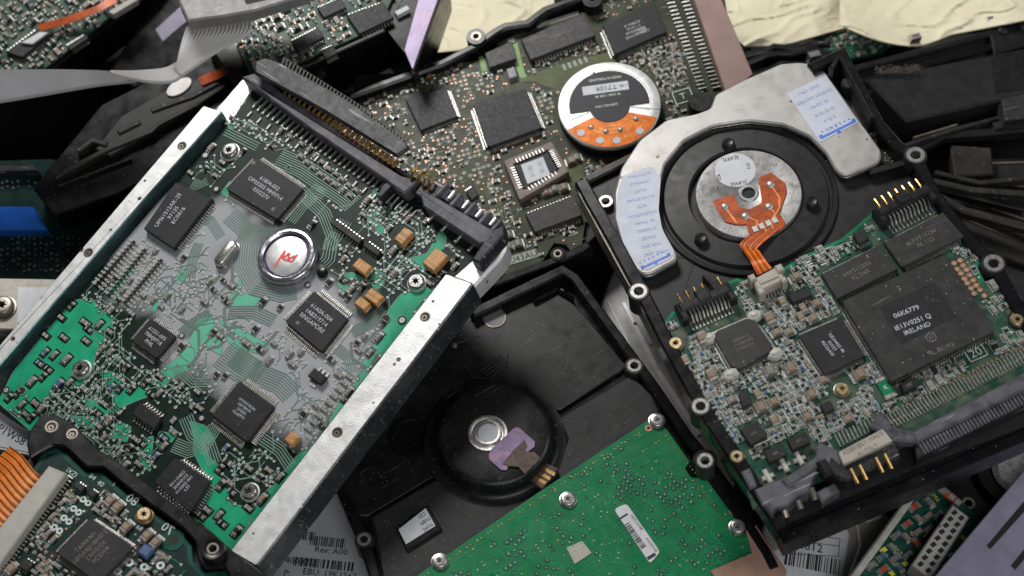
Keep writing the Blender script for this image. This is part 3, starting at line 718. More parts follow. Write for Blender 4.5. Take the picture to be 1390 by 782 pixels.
# rows of resistors
LM = limits(capacitor=98, resistor=99); aex = A.ang(300, 400, 46, 33); aey = A.ang(300, 400, 39, -43)
def row(p0, p1, n, kind='res_black', l=.26, w=.085, h=.07, ang=aex, jit=0):
    for k in range(n):
        t = k/(n-1); c = A.p(p0[0]+(p1[0]-p0[0])*t, p0[1]+(p1[1]-p0[1])*t); occ.put(c[0], c[1], l*.45); smd(A, kind, l, w, h, c[0], c[1], ang, bd, LM, ex)
        for s_ in (-1, 1): via(vi, c[0]+math.cos(ang)*s_*(l/2+.1), c[1]+math.sin(ang)*s_*(l/2+.1), .035)
row((133, 388), (183, 330), 13); row((150, 401), (198, 341), 13); row((172, 411), (220, 355), 13)
row((419, 583), (474, 512), 9, 'cap_grey', .25, .10, .09); 
for (u, v) in ((403, 205), (412, 213), (422, 205), (432, 213), (441, 222), (451, 229), (420, 221), (430, 229), (440, 236), (449, 243), (459, 236), (468, 244), (460, 251), (470, 258), (478, 251), (404, 188), (414, 196), (388, 178), (376, 170)):
    c = A.p(u+6, v+8); occ.put(c[0], c[1], .12); smd(A, 'cap_grey', .2, .13, .11, c[0], c[1], aex+math.pi/2*rnd.choice((0, 0, 1)), bd, LM, ex)
# hand-placed bundles of tracks
def lb(px, n, p=.078, w=.032, e=None):
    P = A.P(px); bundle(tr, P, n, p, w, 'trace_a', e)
    for i in range(len(P)-1):
        m_ = max(2, int(math.hypot(P[i+1][0]-P[i][0], P[i+1][1]-P[i][1])/.15))
        for k in range(m_): q = lerp(P[i], P[i+1], k/m_); occ.put(q[0], q[1], min(.38, n*p/2))
lb([(392, 300), (408, 280), (428, 262), (440, 268)], 7); lb([(352, 306), (338, 330), (336, 356), (352, 384), (384, 392), (402, 388)], 12)
lb([(378, 214), (410, 228), (470, 268), (480, 278)], 9); lb([(312, 292), (330, 308), (338, 318)], 8)
lb([(470, 300), (450, 330), (446, 352), (440, 358)], 5, .1); lb([(398, 250), (440, 290), (452, 320), (446, 340)], 6)
lb([(302, 480), (330, 500), (352, 512)], 12, .08); lb([(318, 482), (350, 508), (380, 520), (396, 536)], 9); lb([(310, 424), (345, 424), (372, 436)], 6)
lb([(292, 580), (276, 606), (256, 612), (236, 604)], 7, .07); lb([(252, 566), (262, 590), (284, 606), (292, 630)], 6, .08); lb([(356, 596), (380, 612), (396, 636)], 5, .08)
lb([(252, 296), (286, 300), (300, 322)], 5, .07); lb([(270, 330), (262, 350), (258, 378)], 5, .07); lb([(244, 456), (262, 440), (285, 426)], 6, .07); lb([(236, 498), (262, 520), (286, 520)], 4, .08)
lb([(478, 452), (500, 440), (522, 420)], 5, .08); lb([(456, 472), (474, 486), (478, 506)], 5, .07); lb([(480, 430), (500, 400), (516, 396)], 4, .08)
lb([(282, 246), (262, 256), (270, 244)], 4, .08); lb([(306, 178), (330, 190), (350, 200)], 4, .09)
for pl in PL: pass
BPi = offset(BP, .12)
dkr = A.P([(335, 128), (560, 262), (600, 330), (640, 340), (596, 380), (540, 410), (500, 400), (430, 330), (410, 250), (340, 200), (300, 170)], 0)
lor = A.P([(60, 460), (170, 430), (250, 520), (300, 600), (390, 640), (312, 730), (60, 590), (10, 545)], 0)
BL = limits()
keep = [offset(pl, .09) for pl in PL if abs(sum(pl[i][0]*pl[(i+1) % len(pl)][1]-pl[(i+1) % len(pl)][0]*pl[i][1] for i in range(len(pl))))/2 > .35]
cl = MB(); _free = occ.free
POUR.extend(offset(pl, -.05) for pl in PL)
def free2(x, y, r=0.0, g=True):
    if not _free(x, y, r, g): return False
    if any(inside((x, y), k) for k in keep): return rnd.random() < (.09 if g else .35)
    return True
occ.free = free2
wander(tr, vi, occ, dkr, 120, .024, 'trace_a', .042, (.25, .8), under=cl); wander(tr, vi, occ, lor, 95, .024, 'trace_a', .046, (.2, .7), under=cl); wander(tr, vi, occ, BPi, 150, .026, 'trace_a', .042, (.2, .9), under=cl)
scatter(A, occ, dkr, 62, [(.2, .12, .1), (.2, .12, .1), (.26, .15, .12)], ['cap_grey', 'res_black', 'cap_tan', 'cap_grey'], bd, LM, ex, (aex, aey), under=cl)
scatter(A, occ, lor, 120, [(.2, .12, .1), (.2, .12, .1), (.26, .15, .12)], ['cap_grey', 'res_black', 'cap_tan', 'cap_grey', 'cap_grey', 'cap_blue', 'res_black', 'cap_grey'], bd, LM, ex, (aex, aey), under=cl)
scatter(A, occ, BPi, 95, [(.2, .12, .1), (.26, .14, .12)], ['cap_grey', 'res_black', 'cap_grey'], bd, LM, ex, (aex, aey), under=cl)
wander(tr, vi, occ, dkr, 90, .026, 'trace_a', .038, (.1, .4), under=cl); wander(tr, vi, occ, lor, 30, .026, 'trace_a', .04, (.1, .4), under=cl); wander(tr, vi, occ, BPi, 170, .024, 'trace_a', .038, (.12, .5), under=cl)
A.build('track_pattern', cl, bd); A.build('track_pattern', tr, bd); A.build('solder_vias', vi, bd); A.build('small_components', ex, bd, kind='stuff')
b = MB(); c = A.p(338, 714); b.text('0/40', c[0], c[1], .2, A.ang(338, 714, 39, -43), .02, 'trace_a'); A.build('silkscreen', b, bd)
# wide connector: two bars
b = MB(); H1 = .6
b.prism(rounded(A.P([(327, 104), (344, 99), (360, 108), (383, 126), (483, 190), (546, 238), (572, 244), (548, 262), (520, 242), (420, 174)], H1), .05, 2), .05, H1, 'grey_plastic', .05)
con = A.build('connector', b)
H2 = 1.05; b = MB()
b.prism(rounded(A.P([(345, 82), (360, 77), (376, 82), (470, 132), (549, 189), (556, 200), (538, 212), (440, 151), (345, 99)], H2), .07, 2), .92, H2, 'dark_grey_plastic', .07)
con2 = A.build('connector_shell', b, con)
b = MB()
for k in range(38):
    t = k/37; u = 383+(551-383)*t; v = 85+(191-85)*t; c = A.p(u, v, H2); d = A.p(u+4, v-6, H2)
    b.ribbon([(c[0]-(d[0]-c[0])*.3, c[1]-(d[1]-c[1])*.3, H2-.03), (d[0], d[1], H2+.05), (d[0]+(d[0]-c[0])*.4, d[1]+(d[1]-c[1])*.4, H2-.2)], (.035, -.01, 0), .03, 'tin')
A.build('pin_row', b, con)
b = MB()
for k in range(24):
    t = k/23; u = 386+(534-386)*t; v = 127+(226-127)*t; c = A.p(u, v, H1+.05); d = A.p(u+6, v-8, H1+.1); r = .035+.035*min(1, t*1.5)
    b.tube([(c[0], c[1], H1-.1), (c[0], c[1], H1+.06), (d[0], d[1], H1+.1)], r, 'gold', 8)
A.build('gold_pin_row', b, con)
b = MB()
for k in range(4):
    p = A.p(556+k*8, 243+k*5, .7); q = A.p(567+k*8, 226+k*5, .7); b.ribbon([(p[0], p[1], .62), (p[0]*.5+q[0]*.5, p[1]*.5+q[1]*.5, .8), (q[0], q[1], .72)], (.05, -.03, 0), .05, 'gold')
A.build('jumper_pins', b, con)
b = MB(); b.prism(A.P([(577, 240), (600, 254), (586, 276), (562, 262)], .6), .05, .58, 'dark_grey_plastic', .04)
b.prism(rounded(A.P([(570, 262), (586, 264), (672, 314), (668, 328), (650, 330), (575, 280)], .62), .04, 2), .0, .62, 'grey_plastic', .04)
b.prism(A.P([(588, 244), (600, 250), (684, 305), (678, 318), (590, 262)], .35), .0, .35, 'violet_plastic', .03)
b.prism(A.P([(668, 312), (684, 304), (684, 318), (650, 357), (640, 352), (652, 334)], .62), .0, .62, 'dark_grey_plastic', .05)
for (u, v) in ((599, 256), (618, 270), (637, 282), (656, 295), (672, 306)):
    p = A.p(u, v, .6); b.box(p[0], p[1], .1, .5, .2, .58, 'grey_plastic', A.ang(u, v, 46, 33), .02)
pc = A.build('power_socket', b, con); b = MB()
for (u, v) in ((608, 268), (627, 281), (645, 293), (664, 304)):
    p = A.p(u, v, .5); q = A.p(u+8, v-10, .5); b.tube([(p[0], p[1], .4), (q[0], q[1], .4)], .07, 'tin', 10)
A.build('socket_pin', b, con)
b = MB(); b.prism(A.P([(518, 252), (527, 245), (534, 250), (516, 268), (512, 265)], .5), .0, .5, 'dark_grey_plastic', .03); A.build('connector_key', b, con)
b = MB(); lp = A.P([(-6, 548), (46, 588), (38, 618), (-60, 600), (-60, 540)], -.35); b.prism(lp, -.6, -.35, 'aluminium', .03)
b.prism(A.P([(-30, 578), (4, 572), (44, 590), (38, 614), (-30, 600)], -.34), -.345, -.33, 'label_silver')
c = A.p(16, 590, -.33); b.text('P1WS8', c[0], c[1], .26, A.ang(16, 590, 26, 15), -.322, 'ink_black'); A.build('end_plate', b)
# ================================================================== hard drive with the silver crescent plate and orange flex
D = Frame('hard_drive', 'black hard drive with silver crescent plate, round motor and crowded board with large square chip', 'hard drive',
          (1010, 400), 7.6, -0.12, -0.03, (140, -64), 1.35, 'hard drives heaped in the pile')
FZ = -.45                                       # floor of the casing, below the rim
rim = [(783, 243), (792, 238), (880, 196), (1000, 140), (1100, 92), (1128, 78), (1140, 66), (1152, 80), (1192, 168), (1243, 200), (1262, 232), (1300, 290), (1345, 338), (1368, 368), (1392, 410), (1480, 545), (1460, 560), (1250, 640), (1060, 722), (1046, 694), (1000, 625), (960, 566), (905, 470), (868, 404), (826, 326)]
b = MB(); b.prism(rounded(D.P(rim), .2, 2), -1.33, FZ-.02, 'black_gloss', .04)
b.prism(offset(rounded(D.P(rim), .2, 2), .3), FZ-.4, FZ, 'black_cast')
cs = D.build('casing', b)
def rimwall(F, pts, w, z1, m='black_gloss', z0=-.5, nm='casing_rim', bev=.06, par=None):
    b = MB(); b.wall(F.P(pts, z1), w, z0, z1, m, bev); return F.build(nm, b, par)
rimwall(D, [(788, 243), (800, 266), (832, 322), (872, 396), (905, 462), (955, 553), (1000, 622), (1048, 694), (1062, 716)], .42, .12, z0=-.6)
rimwall(D, [(790, 246), (850, 216), (930, 178)], .3, -.24)
rimwall(D, [(1100, 92), (1142, 72), (1160, 105), (1192, 166), (1218, 196), (1243, 212), (1268, 262), (1320, 330), (1349, 356), (1378, 410), (1420, 480)], .40, .15, z0=-.6)
b = MB(); b.wall(D.P([(1128, 92), (1140, 74), (1184, 158)], .5), .16, -.5, .5, 'black_plastic', .05); D.build('corner_wall', b)
b = MB(); b.wall(D.P([(1060, 730), (1180, 680), (1300, 628), (1400, 585)], -.3), .34, -1.3, -.35, 'black_gloss', .05)
b.wall(D.P([(1052, 706), (1080, 716), (1220, 652), (1400, 574)], -.45), .25, -1.2, -.5, 'black_plastic', .05); D.build('front_wall', b)
b = MB(); b.wall(D.P([(786, 262), (868, 412), (950, 566), (975, 600)], -.05), .07, -.9, -.05, 'tarnished', .02); D.build('cover_edge', b)
for (u, v, ru, rv) in ((1195, 185, 0, 0),):
    b = MB(); b.wall(D.P([(1165, 190), (1205, 172)], -.1), .2, -.45, -.1, 'black_plastic', .05); b.wall(D.P([(1180, 232), (1238, 216)], -.1), .2, -.45, -.1, 'black_plastic', .05)
    b.wall(D.P([(1188, 182), (1190, 226)], -.2), .15, -.45, -.2, 'black_plastic', .05); D.build('casing_rib', b)
c = D.p(1151, 112, .05); b = MB(); b.lathe(c[0], c[1], [(.24, -.45), (.24, 0), (.2, .06)], 'black_plastic', 24); D.build('corner_stud', b)
b = MB(); b.wall(D.P([(905, 345), (942, 354), (928, 400)], FZ+.01), .03, FZ-.01, FZ+.008, 'dark_hole'); D.build('casing_seam', b)
# spindle well and motor
c = D.p(1012, 266, FZ+.15); r = D.r(1012, 266, 119, FZ); b = MB()
b.lathe(c[0], c[1], [(r*1.06, FZ-.02), (r*1.04, FZ+.1), (r*1.0, FZ+.13), (r*.975, FZ+.04), (r*.955, FZ+.04), (r*.93, FZ+.17), (r*.66, FZ+.22), (r*.64, FZ+.10)], 'black_cast', 96, close=False)
ws = D.build('motor_well', b, sharp=50)
c = D.p(1016, 263, FZ+.25); rh = D.r(1016, 263, 72, FZ); b = MB(); zt = FZ+.27
b.lathe(c[0], c[1], [(rh*1.02, FZ-.0), (rh*1.0, zt-.03), (rh*.985, zt), (rh*.16, zt), (rh*.13, zt-.03)], 'hub_metal', 80, close=False)
b.lathe(c[0], c[1], [(rh*.2, zt), (rh*.18, zt+.035), (rh*.12, zt+.035), (rh*.1, zt-.1), (rh*.1, zt-.3)], 'hub_metal', 32)
hub = D.build('motor_hub', b, sharp=40); b = MB(); b.disc(c[0], c[1], rh*.11, zt+.0, 'dark_hole'); b.ann(c[0], c[1], rh*.1, rh*.13, zt+.037, 'dark_hole', 24); D.build('hub_bore', b, hub)
for (u, v) in ((989, 196), (952, 325), (1102, 276)):
    q = D.p(u, v, FZ+.3); b = MB(); b.lathe(q[0], q[1], [(.27, FZ+.12), (.22, FZ+.17), (.19, FZ+.38), (.14, FZ+.42), (.06, FZ+.39)], 'black_plastic', 28); D.build('motor_stud', b, sharp=50)
q = D.p(998, 231, zt); r2 = D.r(998, 231, 28, zt); b = MB(); b.lathe(q[0], q[1], [(r2, zt+.001), (r2*.99, zt+.012)], 'paper', 48)
a = D.ang(998, 231, -60, 10)
for s_, (u, v), hh in (('2J.697L', (991, 216), .13), ('JIL8950', (1003, 249), .12), ('922', (976, 241), .11), ('E13', (1016, 226), .1)):
    qq = D.p(u, v, zt); b.text(s_, qq[0], qq[1], hh, a+(0 if len(s_) > 4 else math.pi/2), zt+.02, 'ink_black')
qq = D.p(999, 232, zt); rr_ = random.Random(5)
D.build('round_label', b, hub)
b = MB()
fx = [(967, 274), (995, 264), (999, 273), (1004, 282), (1018, 285), (1034, 276), (1030, 241), (1046, 235), (1067, 250), (1068, 262), (1058, 290), (1066, 303), (1062, 312), (1040, 322), (1018, 322), (1013, 305), (1000, 306), (984, 302)]
b.prism(rounded(D.P(fx, zt), .06, 2), zt+.005, zt+.04, 'flex', .008)
flx = D.build('flex_circuit', b)
b = MB(); z = zt+.045
for path in ([(984, 280), (992, 292), (1000, 303)], [(1012, 293), (1028, 300), (1026, 314)], [(1044, 280), (1052, 290), (1044, 306)], [(1046, 251), (1058, 268), (1058, 282), (1050, 296)], [(1034, 304), (1040, 314)], [(1044, 300), (1050, 311)]):
    b.strip(D.P(path, z), .045, z+rnd.random()*.003, 'flex_trace')
D.build('flex_track', b, flx)
for (u, v, rp) in ((984, 280, 5.5), (1012, 293, 6), (1044, 280, 6), (1046, 250, 6)):
    q = D.p(u, v, z); r3 = D.r(u, v, rp, z); b = MB(); b.lathe(q[0], q[1], [(r3, z-.002), (r3*.8, z+.03), (r3*.4, z+.05)], 'solder', 16); D.build('solder_joint', b, flx, 60)
for (u, v) in ((1025, 311), (1034, 307), (1043, 303), (1052, 299)):
    q = D.p(u, v, z); b = MB(); b.box(q[0], q[1], .16, .2, z+.004, z+.025, 'via_ring', D.ang(u, v, 10, -4), .008); D.build('contact_pad', b, flx)
def band(F, pts, wpx, zs, m, name, par, th=.02, seg=10):
    """flat flexible band through left/right pixel pairs at given heights"""
    pts, wpx, zs = catmull(pts), catmull(wpx), [z[0] for z in catmull([(z,) for z in zs])]
    L = [F.p(*a, h) for a, h in zip(pts, zs)]; R = [F.p(*a, h) for a, h in zip(wpx, zs)]; vs = []; fs = []
    for i in range(len(L)):
        for q in (L[i], R[i]): vs += [(q[0], q[1], zs[i]), (q[0], q[1], zs[i]-th)]
    for i in range(len(L)-1):
        a = i*4; c_ = a+4; fs += [(a, c_, c_+2, a+2), (a+1, a+3, c_+3, c_+1), (a, a+1, c_+1, c_), (a+2, c_+2, c_+3, a+3)]
    b = MB(); b.add(vs, fs, m); return F.build(name, b, par)
LFT = [(1018, 318), (1004, 331), (1010, 342), (1020, 358), (1028, 374)]; RGT = [(1064, 306), (1030, 335), (1032, 342), (1040, 354), (1048, 364)]
Z5 = [zt+.03, zt+.12, zt+.10, zt+.06, .15]
band(D, LFT, RGT, Z5, 'flex', 'flex_tail', flx)
b = MB()
for k in range(6):
    t = (k+.5)/6; P = []
    for l, r_, z_ in zip(catmull(LFT), catmull(RGT), [z[0] for z in catmull([(z,) for z in Z5])]): q = D.p(l[0]+(r_[0]-l[0])*t, l[1]+(r_[1]-l[1])*t, z_+.006); P.append((q[0], q[1], z_+.008))
    b.ribbon(P, (.032, .0, 0), .004, 'flex_bright' if k % 2 else 'flex')
D.build('flex_track', b, flx)
# crescent plate
oc = [(1060, 86), (1085, 84), (1108, 87), (1121, 98), (1196, 204), (1196, 214), (1190, 222), (1152, 237), (1142, 237), (1134, 230), (1122, 208), (1098, 184), (1062, 168), (1015, 163), (968, 170), (928, 190), (902, 222), (892, 262), (894, 295), (906, 325), (919, 344), (917, 353), (884, 371), (872, 372), (864, 366), (846, 334), (835, 300), (834, 262), (843, 228), (868, 190), (905, 162), (945, 154), (964, 147), (971, 128), (1010, 108)]
zp = -.02; b = MB(); b.prism(rounded(D.P([(u, v+3) for u, v in oc], zp-.18), .12, 3), zp-.34, zp-.19, 'steel', .04); b.prism(rounded(D.P(oc, zp), .12, 3), zp-.16, zp, 'plate', .05)
pl = D.build('crescent_plate', b, sharp=25); b = MB(); zl = zp+.004
b.prism(rounded(D.P([(846, 238), (884, 225), (897, 240), (894, 285), (899, 312), (916, 342), (912, 350), (876, 368), (864, 358), (846, 330), (836, 295), (838, 262)], zl), .1, 2), zl-.002, zl+.008, 'paper_blue')
a = D.ang(870, 290, 60, -13)
for i, s_ in enumerate(('AUTO MAX', 'OMNIALS', 'DUST', 'AUTO STORE', 'KITE', 'COLSTATION', 'SC TFARE', 'O D25852', 'IMAGE', 'DISK 2HU', 'DISK 254C')):
    t = i/10; u = 868+(888-868)*t*t; v = 244+(350-244)*t-6; q = D.p(u, v, zl); b.text(s_, q[0], q[1], .1, a+math.pi, zl+.012, 'ink_blue_faint', maxw=1.15)
b.strip(D.P([(872, 364), (908, 347)], zl), .07, zl+.012, 'ink_blue'); 
for q in ((872, 363), (890, 357), (908, 346)): k = D.p(*q, zl); b.quad(k[0], k[1], .09, .12, zl+.014, 'ink_blue', a)
for k in range(7): q = D.p(869+k*6, 357-k*2.8, zl); b.quad(q[0], q[1], .05, .04, zl+.013, 'ink_blue', a)
D.build('worn_sticker', b, pl)
b = MB(); b.prism(D.P([(1068, 127), (1121, 102), (1165, 166), (1113, 193)], zl), zl-.002, zl+.008, 'paper_blue'); a = D.ang(1110, 140, 60, -28)
for i, s_ in enumerate(('DVD CPU', 'MYPOM INOVEN', 'SS 22M01', 'H O W 8', 'S O A', '2 Z SO')):
    q = D.p(1098+i*7, 122+i*10, zl); b.text(s_, q[0], q[1], .12, a+math.pi, zl+.012, 'ink_blue_faint', maxw=1.25)
b.strip(D.P([(1114, 188), (1160, 165)], zl), .09, zl+.012, 'ink_blue')
for q in ((1115, 186), (1138, 178), (1159, 164)): k = D.p(*q, zl); b.quad(k[0], k[1], .12, .15, zl+.014, 'ink_blue', a)
for k in range(7): q = D.p(1116+k*6, 179-k*2.8, zl); b.quad(q[0], q[1], .05, .05, zl+.013, 'ink_blue', a)
D.build('worn_sticker', b, pl)
for (u, v, rp, z, dp) in ((867, 395, 12, .16, .9), (951, 551, 12, .16, .9), (957, 625, 11, .0, .8), (1243, 210, 13, .2, .9), (1349, 357, 14, .2, .9), (1383, 433, 12, .1, .5), (822, 273, 10, -.25, .3)):
    boss(D, u, v, rp, z, 'boss_metal', None, dp, 1.25 if rp != 10 else 1.02)
# circuit board
BPx = [(898, 441), (911, 424), (985, 391), (987, 382), (1001, 377), (1020, 384), (1060, 365), (1090, 347), (1143, 323), (1184, 288), (1263, 250), (1278, 270), (1302, 312), (1333, 350), (1328, 365), (1337, 382), (1358, 385), (1381, 418), (1440, 500), (1440, 505), (1215, 610), (1022, 690), (1010, 655), (985, 600), (972, 586), (972, 562), (955, 536), (938, 535), (905, 462)]
BPd = D.P(BPx); b = MB(); b.prism(BPd, -.14, 0, 'pcb_ibm', .01); bd2 = D.build('circuit_board', b)
cD = [[(966, 452), (1020, 429), (1052, 474), (996, 505)], [(1084, 455), (1142, 430), (1174, 483), (1119, 509)], [(1143, 409), (1283, 345), (1352, 449), (1209, 518)], [(1115, 372), (1194, 332), (1219, 365), (1136, 406)], [(1200, 329), (1280, 288), (1309, 321), (1224, 363)]]
occ = Occ([offset(D.P(q), -.13) for q in cD]); ex = MB(); vi = MB(); tr = MB(); sk = MB(); LM = limits(capacitor=98, resistor=98)
LV = D.ang(1010, 470, 54, -23); HV = LV+math.pi/2
chip(D, cD[0], (25, 25, 25, 25), .22, .12, ('TOOSO3', 'LSI5BILAT', 'L1A9851'), .1, (-54, 23), corner=.14, mat='chip_worn', pr='print_faint')
chip(D, cD[1], (25, 25, 25, 25), .22, .12, ('N534403 46', '01023', '40526433'), .1, (23, 30), corner=.02)
o, q3 = chip(D, cD[2], (0, 36, 36, 36), .42, .07, (), .1, mat='chip_worn', corner=.02)
b = MB(); z = .425; rp3 = D.P([(1194, 418), (1268, 384), (1297, 430), (1222, 468)], z); b.sheet(rp3, z+.001, 'chip')
for i in ((0, 1), (1, 2)): b.strip([rp3[i[0]], rp3[i[1]]], .05, z+.004+i[0]*.001, 'dark_hole')
a = D.ang(1240, 430, 60, -23); 
for s_, (u, v), hh in (('06K6779', (1230, 423), .17), ('IE13V0251 Q', (1239, 437), .17), ('IRELAND', (1245, 446), .16)):
    q = D.p(u, v, z); b.text(s_, q[0], q[1], hh*.9, a, z+.008, 'print', maxw=1.1)
q = D.p(1264, 458, z); b.ann(q[0], q[1], .12, .15, z+.004, 'print_faint', 24); b.ann(q[0], q[1], .04, .06, z+.004, 'print_faint', 24); q = D.p(1220, 392, z); b.text('3', q[0], q[1], .2, a, z+.004, 'print_faint')
q = D.p(1277, 474, z); b.text('9L 8O93', q[0], q[1], .16, a, z+.004, 'print_faint')
D.build('recess_marking', b, o)
chip(D, cD[3], (27, 0, 27, 0), .2, .1, ('64Y51123B', 'IC 3XR'), .14, (79, -40), mat='chip_worn', pr='print_faint', pin='brass', t0=.02) if False else chip(D, cD[3], (27, 0, 27, 0), .2, .1, ('64Y51123B', 'IC 3XR'), .14, (79, -40), mat='chip_worn', pr='print_faint')
chip(D, cD[4], (27, 0, 27, 0), .2, .1, ('6L5Y511230', '7K 1Z5'), .14, (80, -41), mat='chip_worn', pr='print_faint')
def glue(u, v, s):
    q = D.p(u, v, .2); b = MB(); n = 14; ol = [(q[0]+s*(1+.25*rnd.random())*math.cos(t)*(1.3 if k % 2 else 1.1), q[1]+s*(.8+.3*rnd.random())*math.sin(t)) for k, t in enumerate([2*math.pi*k/n for k in range(n)])]
    b.prism(ol, .01, .22, 'glue', .07); b.prism([(q[0]+(x-q[0])*.5, q[1]+(y-q[1])*.4) for x, y in ol], .2, .26, 'glue', .02); D.build('glue_blob', b, None, 60)
for g_ in ((963, 458, .17), (1024, 427, .18), (1053, 479, .18), (992, 507, .19)): glue(*g_)
for q, n1 in (([(1158, 317), (1172, 311), (1180, 324), (1166, 331)], 4), ([(1005, 584), (1027, 572), (1042, 592), (1019, 604)], 0), ([(1037, 613), (1062, 602), (1068, 617), (1044, 628)], 0), ([(1068, 596), (1094, 586), (1100, 600), (1076, 611)], 0), ([(1113, 549), (1127, 543), (1133, 555), (1120, 561)], 4), ([(1070, 400), (1098, 390), (1103, 400), (1076, 411)], 5), ([(1002, 534), (1014, 528), (1020, 548), (1008, 553)], 5), ([(1222, 521), (1240, 512), (1245, 524), (1227, 532)], 0)):
    chip(D, q, (n1, 0, n1, 0), .26, .08, ('6BE',) if n1 == 0 else (), .08, (22, -11), pr='print_faint'); occ.polys.append(offset(D.P(q), -.08))
# solid power transistor foot and green fuse
b = MB(); q = D.p(1033, 600); b.box(q[0], q[1], .5, .16, .02, .09, 'tin', LV, .02); D.build('transistor_foot', b)
b = MB(); q = D.p(1202, 528); b.box(q[0], q[1], .5, .36, .02, .12, 'pour_ibm', HV, .02)
for s_ in (-1, 1): b.box(q[0]+math.cos(HV)*s_*.28, q[1]+math.sin(HV)*s_*.28, .14, .4, .015, .13, 'tin', HV, .03)
b.text('K', q[0], q[1], .14, LV, .125, 'silk'); D.build('green_fuse', b); occ.c.append((q[0], q[1], .4))
for (u, v) in ((917, 465), (1143, 527), (1000, 619), (1381, 433)):
    screw(D, u, v, 11.5, 'brass', washer='tarnished', h=.16); q = D.p(u, v); occ.c.append((q[0], q[1], .42))
for i, (u, v) in enumerate([(1303, 354), (1299, 361), (1306, 366), (1304, 372), (1312, 373), (1308, 380)] if False else [(1295, 358), (1303, 354), (1299, 366), (1307, 361), (1304, 372), (1312, 367), (1309, 379), (1316, 374), (1313, 385), (1321, 381), (1318, 392), (1325, 388), (1322, 399), (1330, 394), (1336, 402)][:15]):
    q = D.p(u, v); b = MB(); b.ann(q[0], q[1], .03, .085, .03, 'copper_pad', 16); b.disc(q[0], q[1], .035, .029, 'silk_faint', 10); D.build('test_pad', b, bd2); occ.c.append((q[0], q[1], .12))
for (u, v) in ((977, 575), (978, 585)):
    q = D.p(u, v); b = MB(); b.disc(q[0], q[1], .07, .03, 'copper_pad', 16); D.build('test_pad', b, bd2)
b = MB(); q = D.p(912, 444); b.quad(q[0], q[1], .26, .26, .02, 'dark_hole', LV); b.disc(q[0], q[1], .06, .024, 'copper_pad', 14); D.build('alignment_mark', b, bd2)
# boxed number
q = D.p(1324, 479); a = LV; b = MB(); silkbox(b, q[0], q[1], .54, .42, a, .028, 'silk'); b.text('20', q[0], q[1], .26, a, .034, 'silk'); D.build('silkscreen', b, bd2); occ.c.append((q[0], q[1], .42))
# three pads beside the large chip
def pinhead(F, p0, p1, n_gold, gold_dir, n_sil, wid, par=None):
    """pin header: black bar from p0 to p1 (pixels), gold pins behind, solder legs in front"""
    z = .5; A0, B0 = F.p(*p0, z), F.p(*p1, z); b = MB(); b.wall([A0, B0], wid, .05, z, 'black_plastic', .05)
    m = lerp(A0, B0, .5); dx, dy = (B0[0]-A0[0]), (B0[1]-A0[1]); l = math.hypot(dx, dy); dx /= l; dy /= l; nx, ny = -dy, dx
    b.box(m[0]+nx*.1, m[1]+ny*.1, l*.25, .4, .3, z+.05, 'black_plastic', math.atan2(dy, dx), .04)
    for s_ in (0.03, .97): e = lerp(A0, B0, s_); b.box(e[0]-nx*.1, e[1]-ny*.1, .24, .6, .03, z-.05, 'black_plastic', math.atan2(dy, dx), .05)
    o = F.build('pin_header', b, par)
    for k in range(n_gold):
        t = .12+.8*k/(n_gold-1); e = lerp(A0, B0, t); b = MB(); b.tube([(e[0]+nx*.1, e[1]+ny*.1, .35), (e[0]+nx*.48, e[1]+ny*.48, .36), (e[0]+nx*.54, e[1]+ny*.54, .36)], [.045, .045, .02], 'gold', 8); F.build('gold_pin', b, o)
    b = MB()
    for k in range(n_sil):
        t = .1+.8*k/(n_sil-1); e = lerp(A0, B0, t); b.ribbon([(e[0], e[1], .3), (e[0]-nx*.26, e[1]-ny*.26, .26), (e[0]-nx*.4, e[1]-ny*.4, .03), (e[0]-nx*.62, e[1]-ny*.62, .03)], (dx*.03, dy*.03, 0), .025, 'tin')
    F.build('pins', b, o); occ.polys.append([(A0[0]+nx*.3-dx*.2, A0[1]+ny*.3-dy*.2), (B0[0]+nx*.3+dx*.2, B0[1]+ny*.3+dy*.2), (B0[0]-nx*.7+dx*.2, B0[1]-ny*.7+dy*.2), (A0[0]-nx*.7-dx*.2, A0[1]-ny*.7-dy*.2)])
    return o
pinhead(D, (922, 418), (990, 389), 6, 1, 12, .3)
pinhead(D, (1192, 288), (1262, 254), 7, 1, 12, .3)
b = MB(); b.wall(D.P([(955, 373), (968, 386)], .5), .1, .1, .5, 'black_plastic', .02); b.box(*D.p(972, 387, .5), .3, .3, .1, .5, 'black_plastic', LV, .04); D.build('header_post', b)
b = MB(); q = D.P([(1021, 379), (1055, 361), (1067, 379), (1029, 397)], .42); b.prism(q, .02, .42, 'beige', .05)
for (u, v, s_) in ((1021, 377, .2), (1058, 364, .22), (1064, 380, .16), (1033, 395, .2)): k = D.p(u, v, .46); b.box(k[0], k[1], s_, s_*1.1, .02, .5, 'beige', LV, .04)
k = lerp(q[0], q[2], .5); b.box(k[0], k[1], .62, .12, .4, .46, 'beige', LV, .02); o = D.build('flex_connector', b); b = MB(); pins(b, q, (0, 0, 8, 0), .2, .16); D.build('pins', b, o); occ.polys.append(offset(q, -.15))
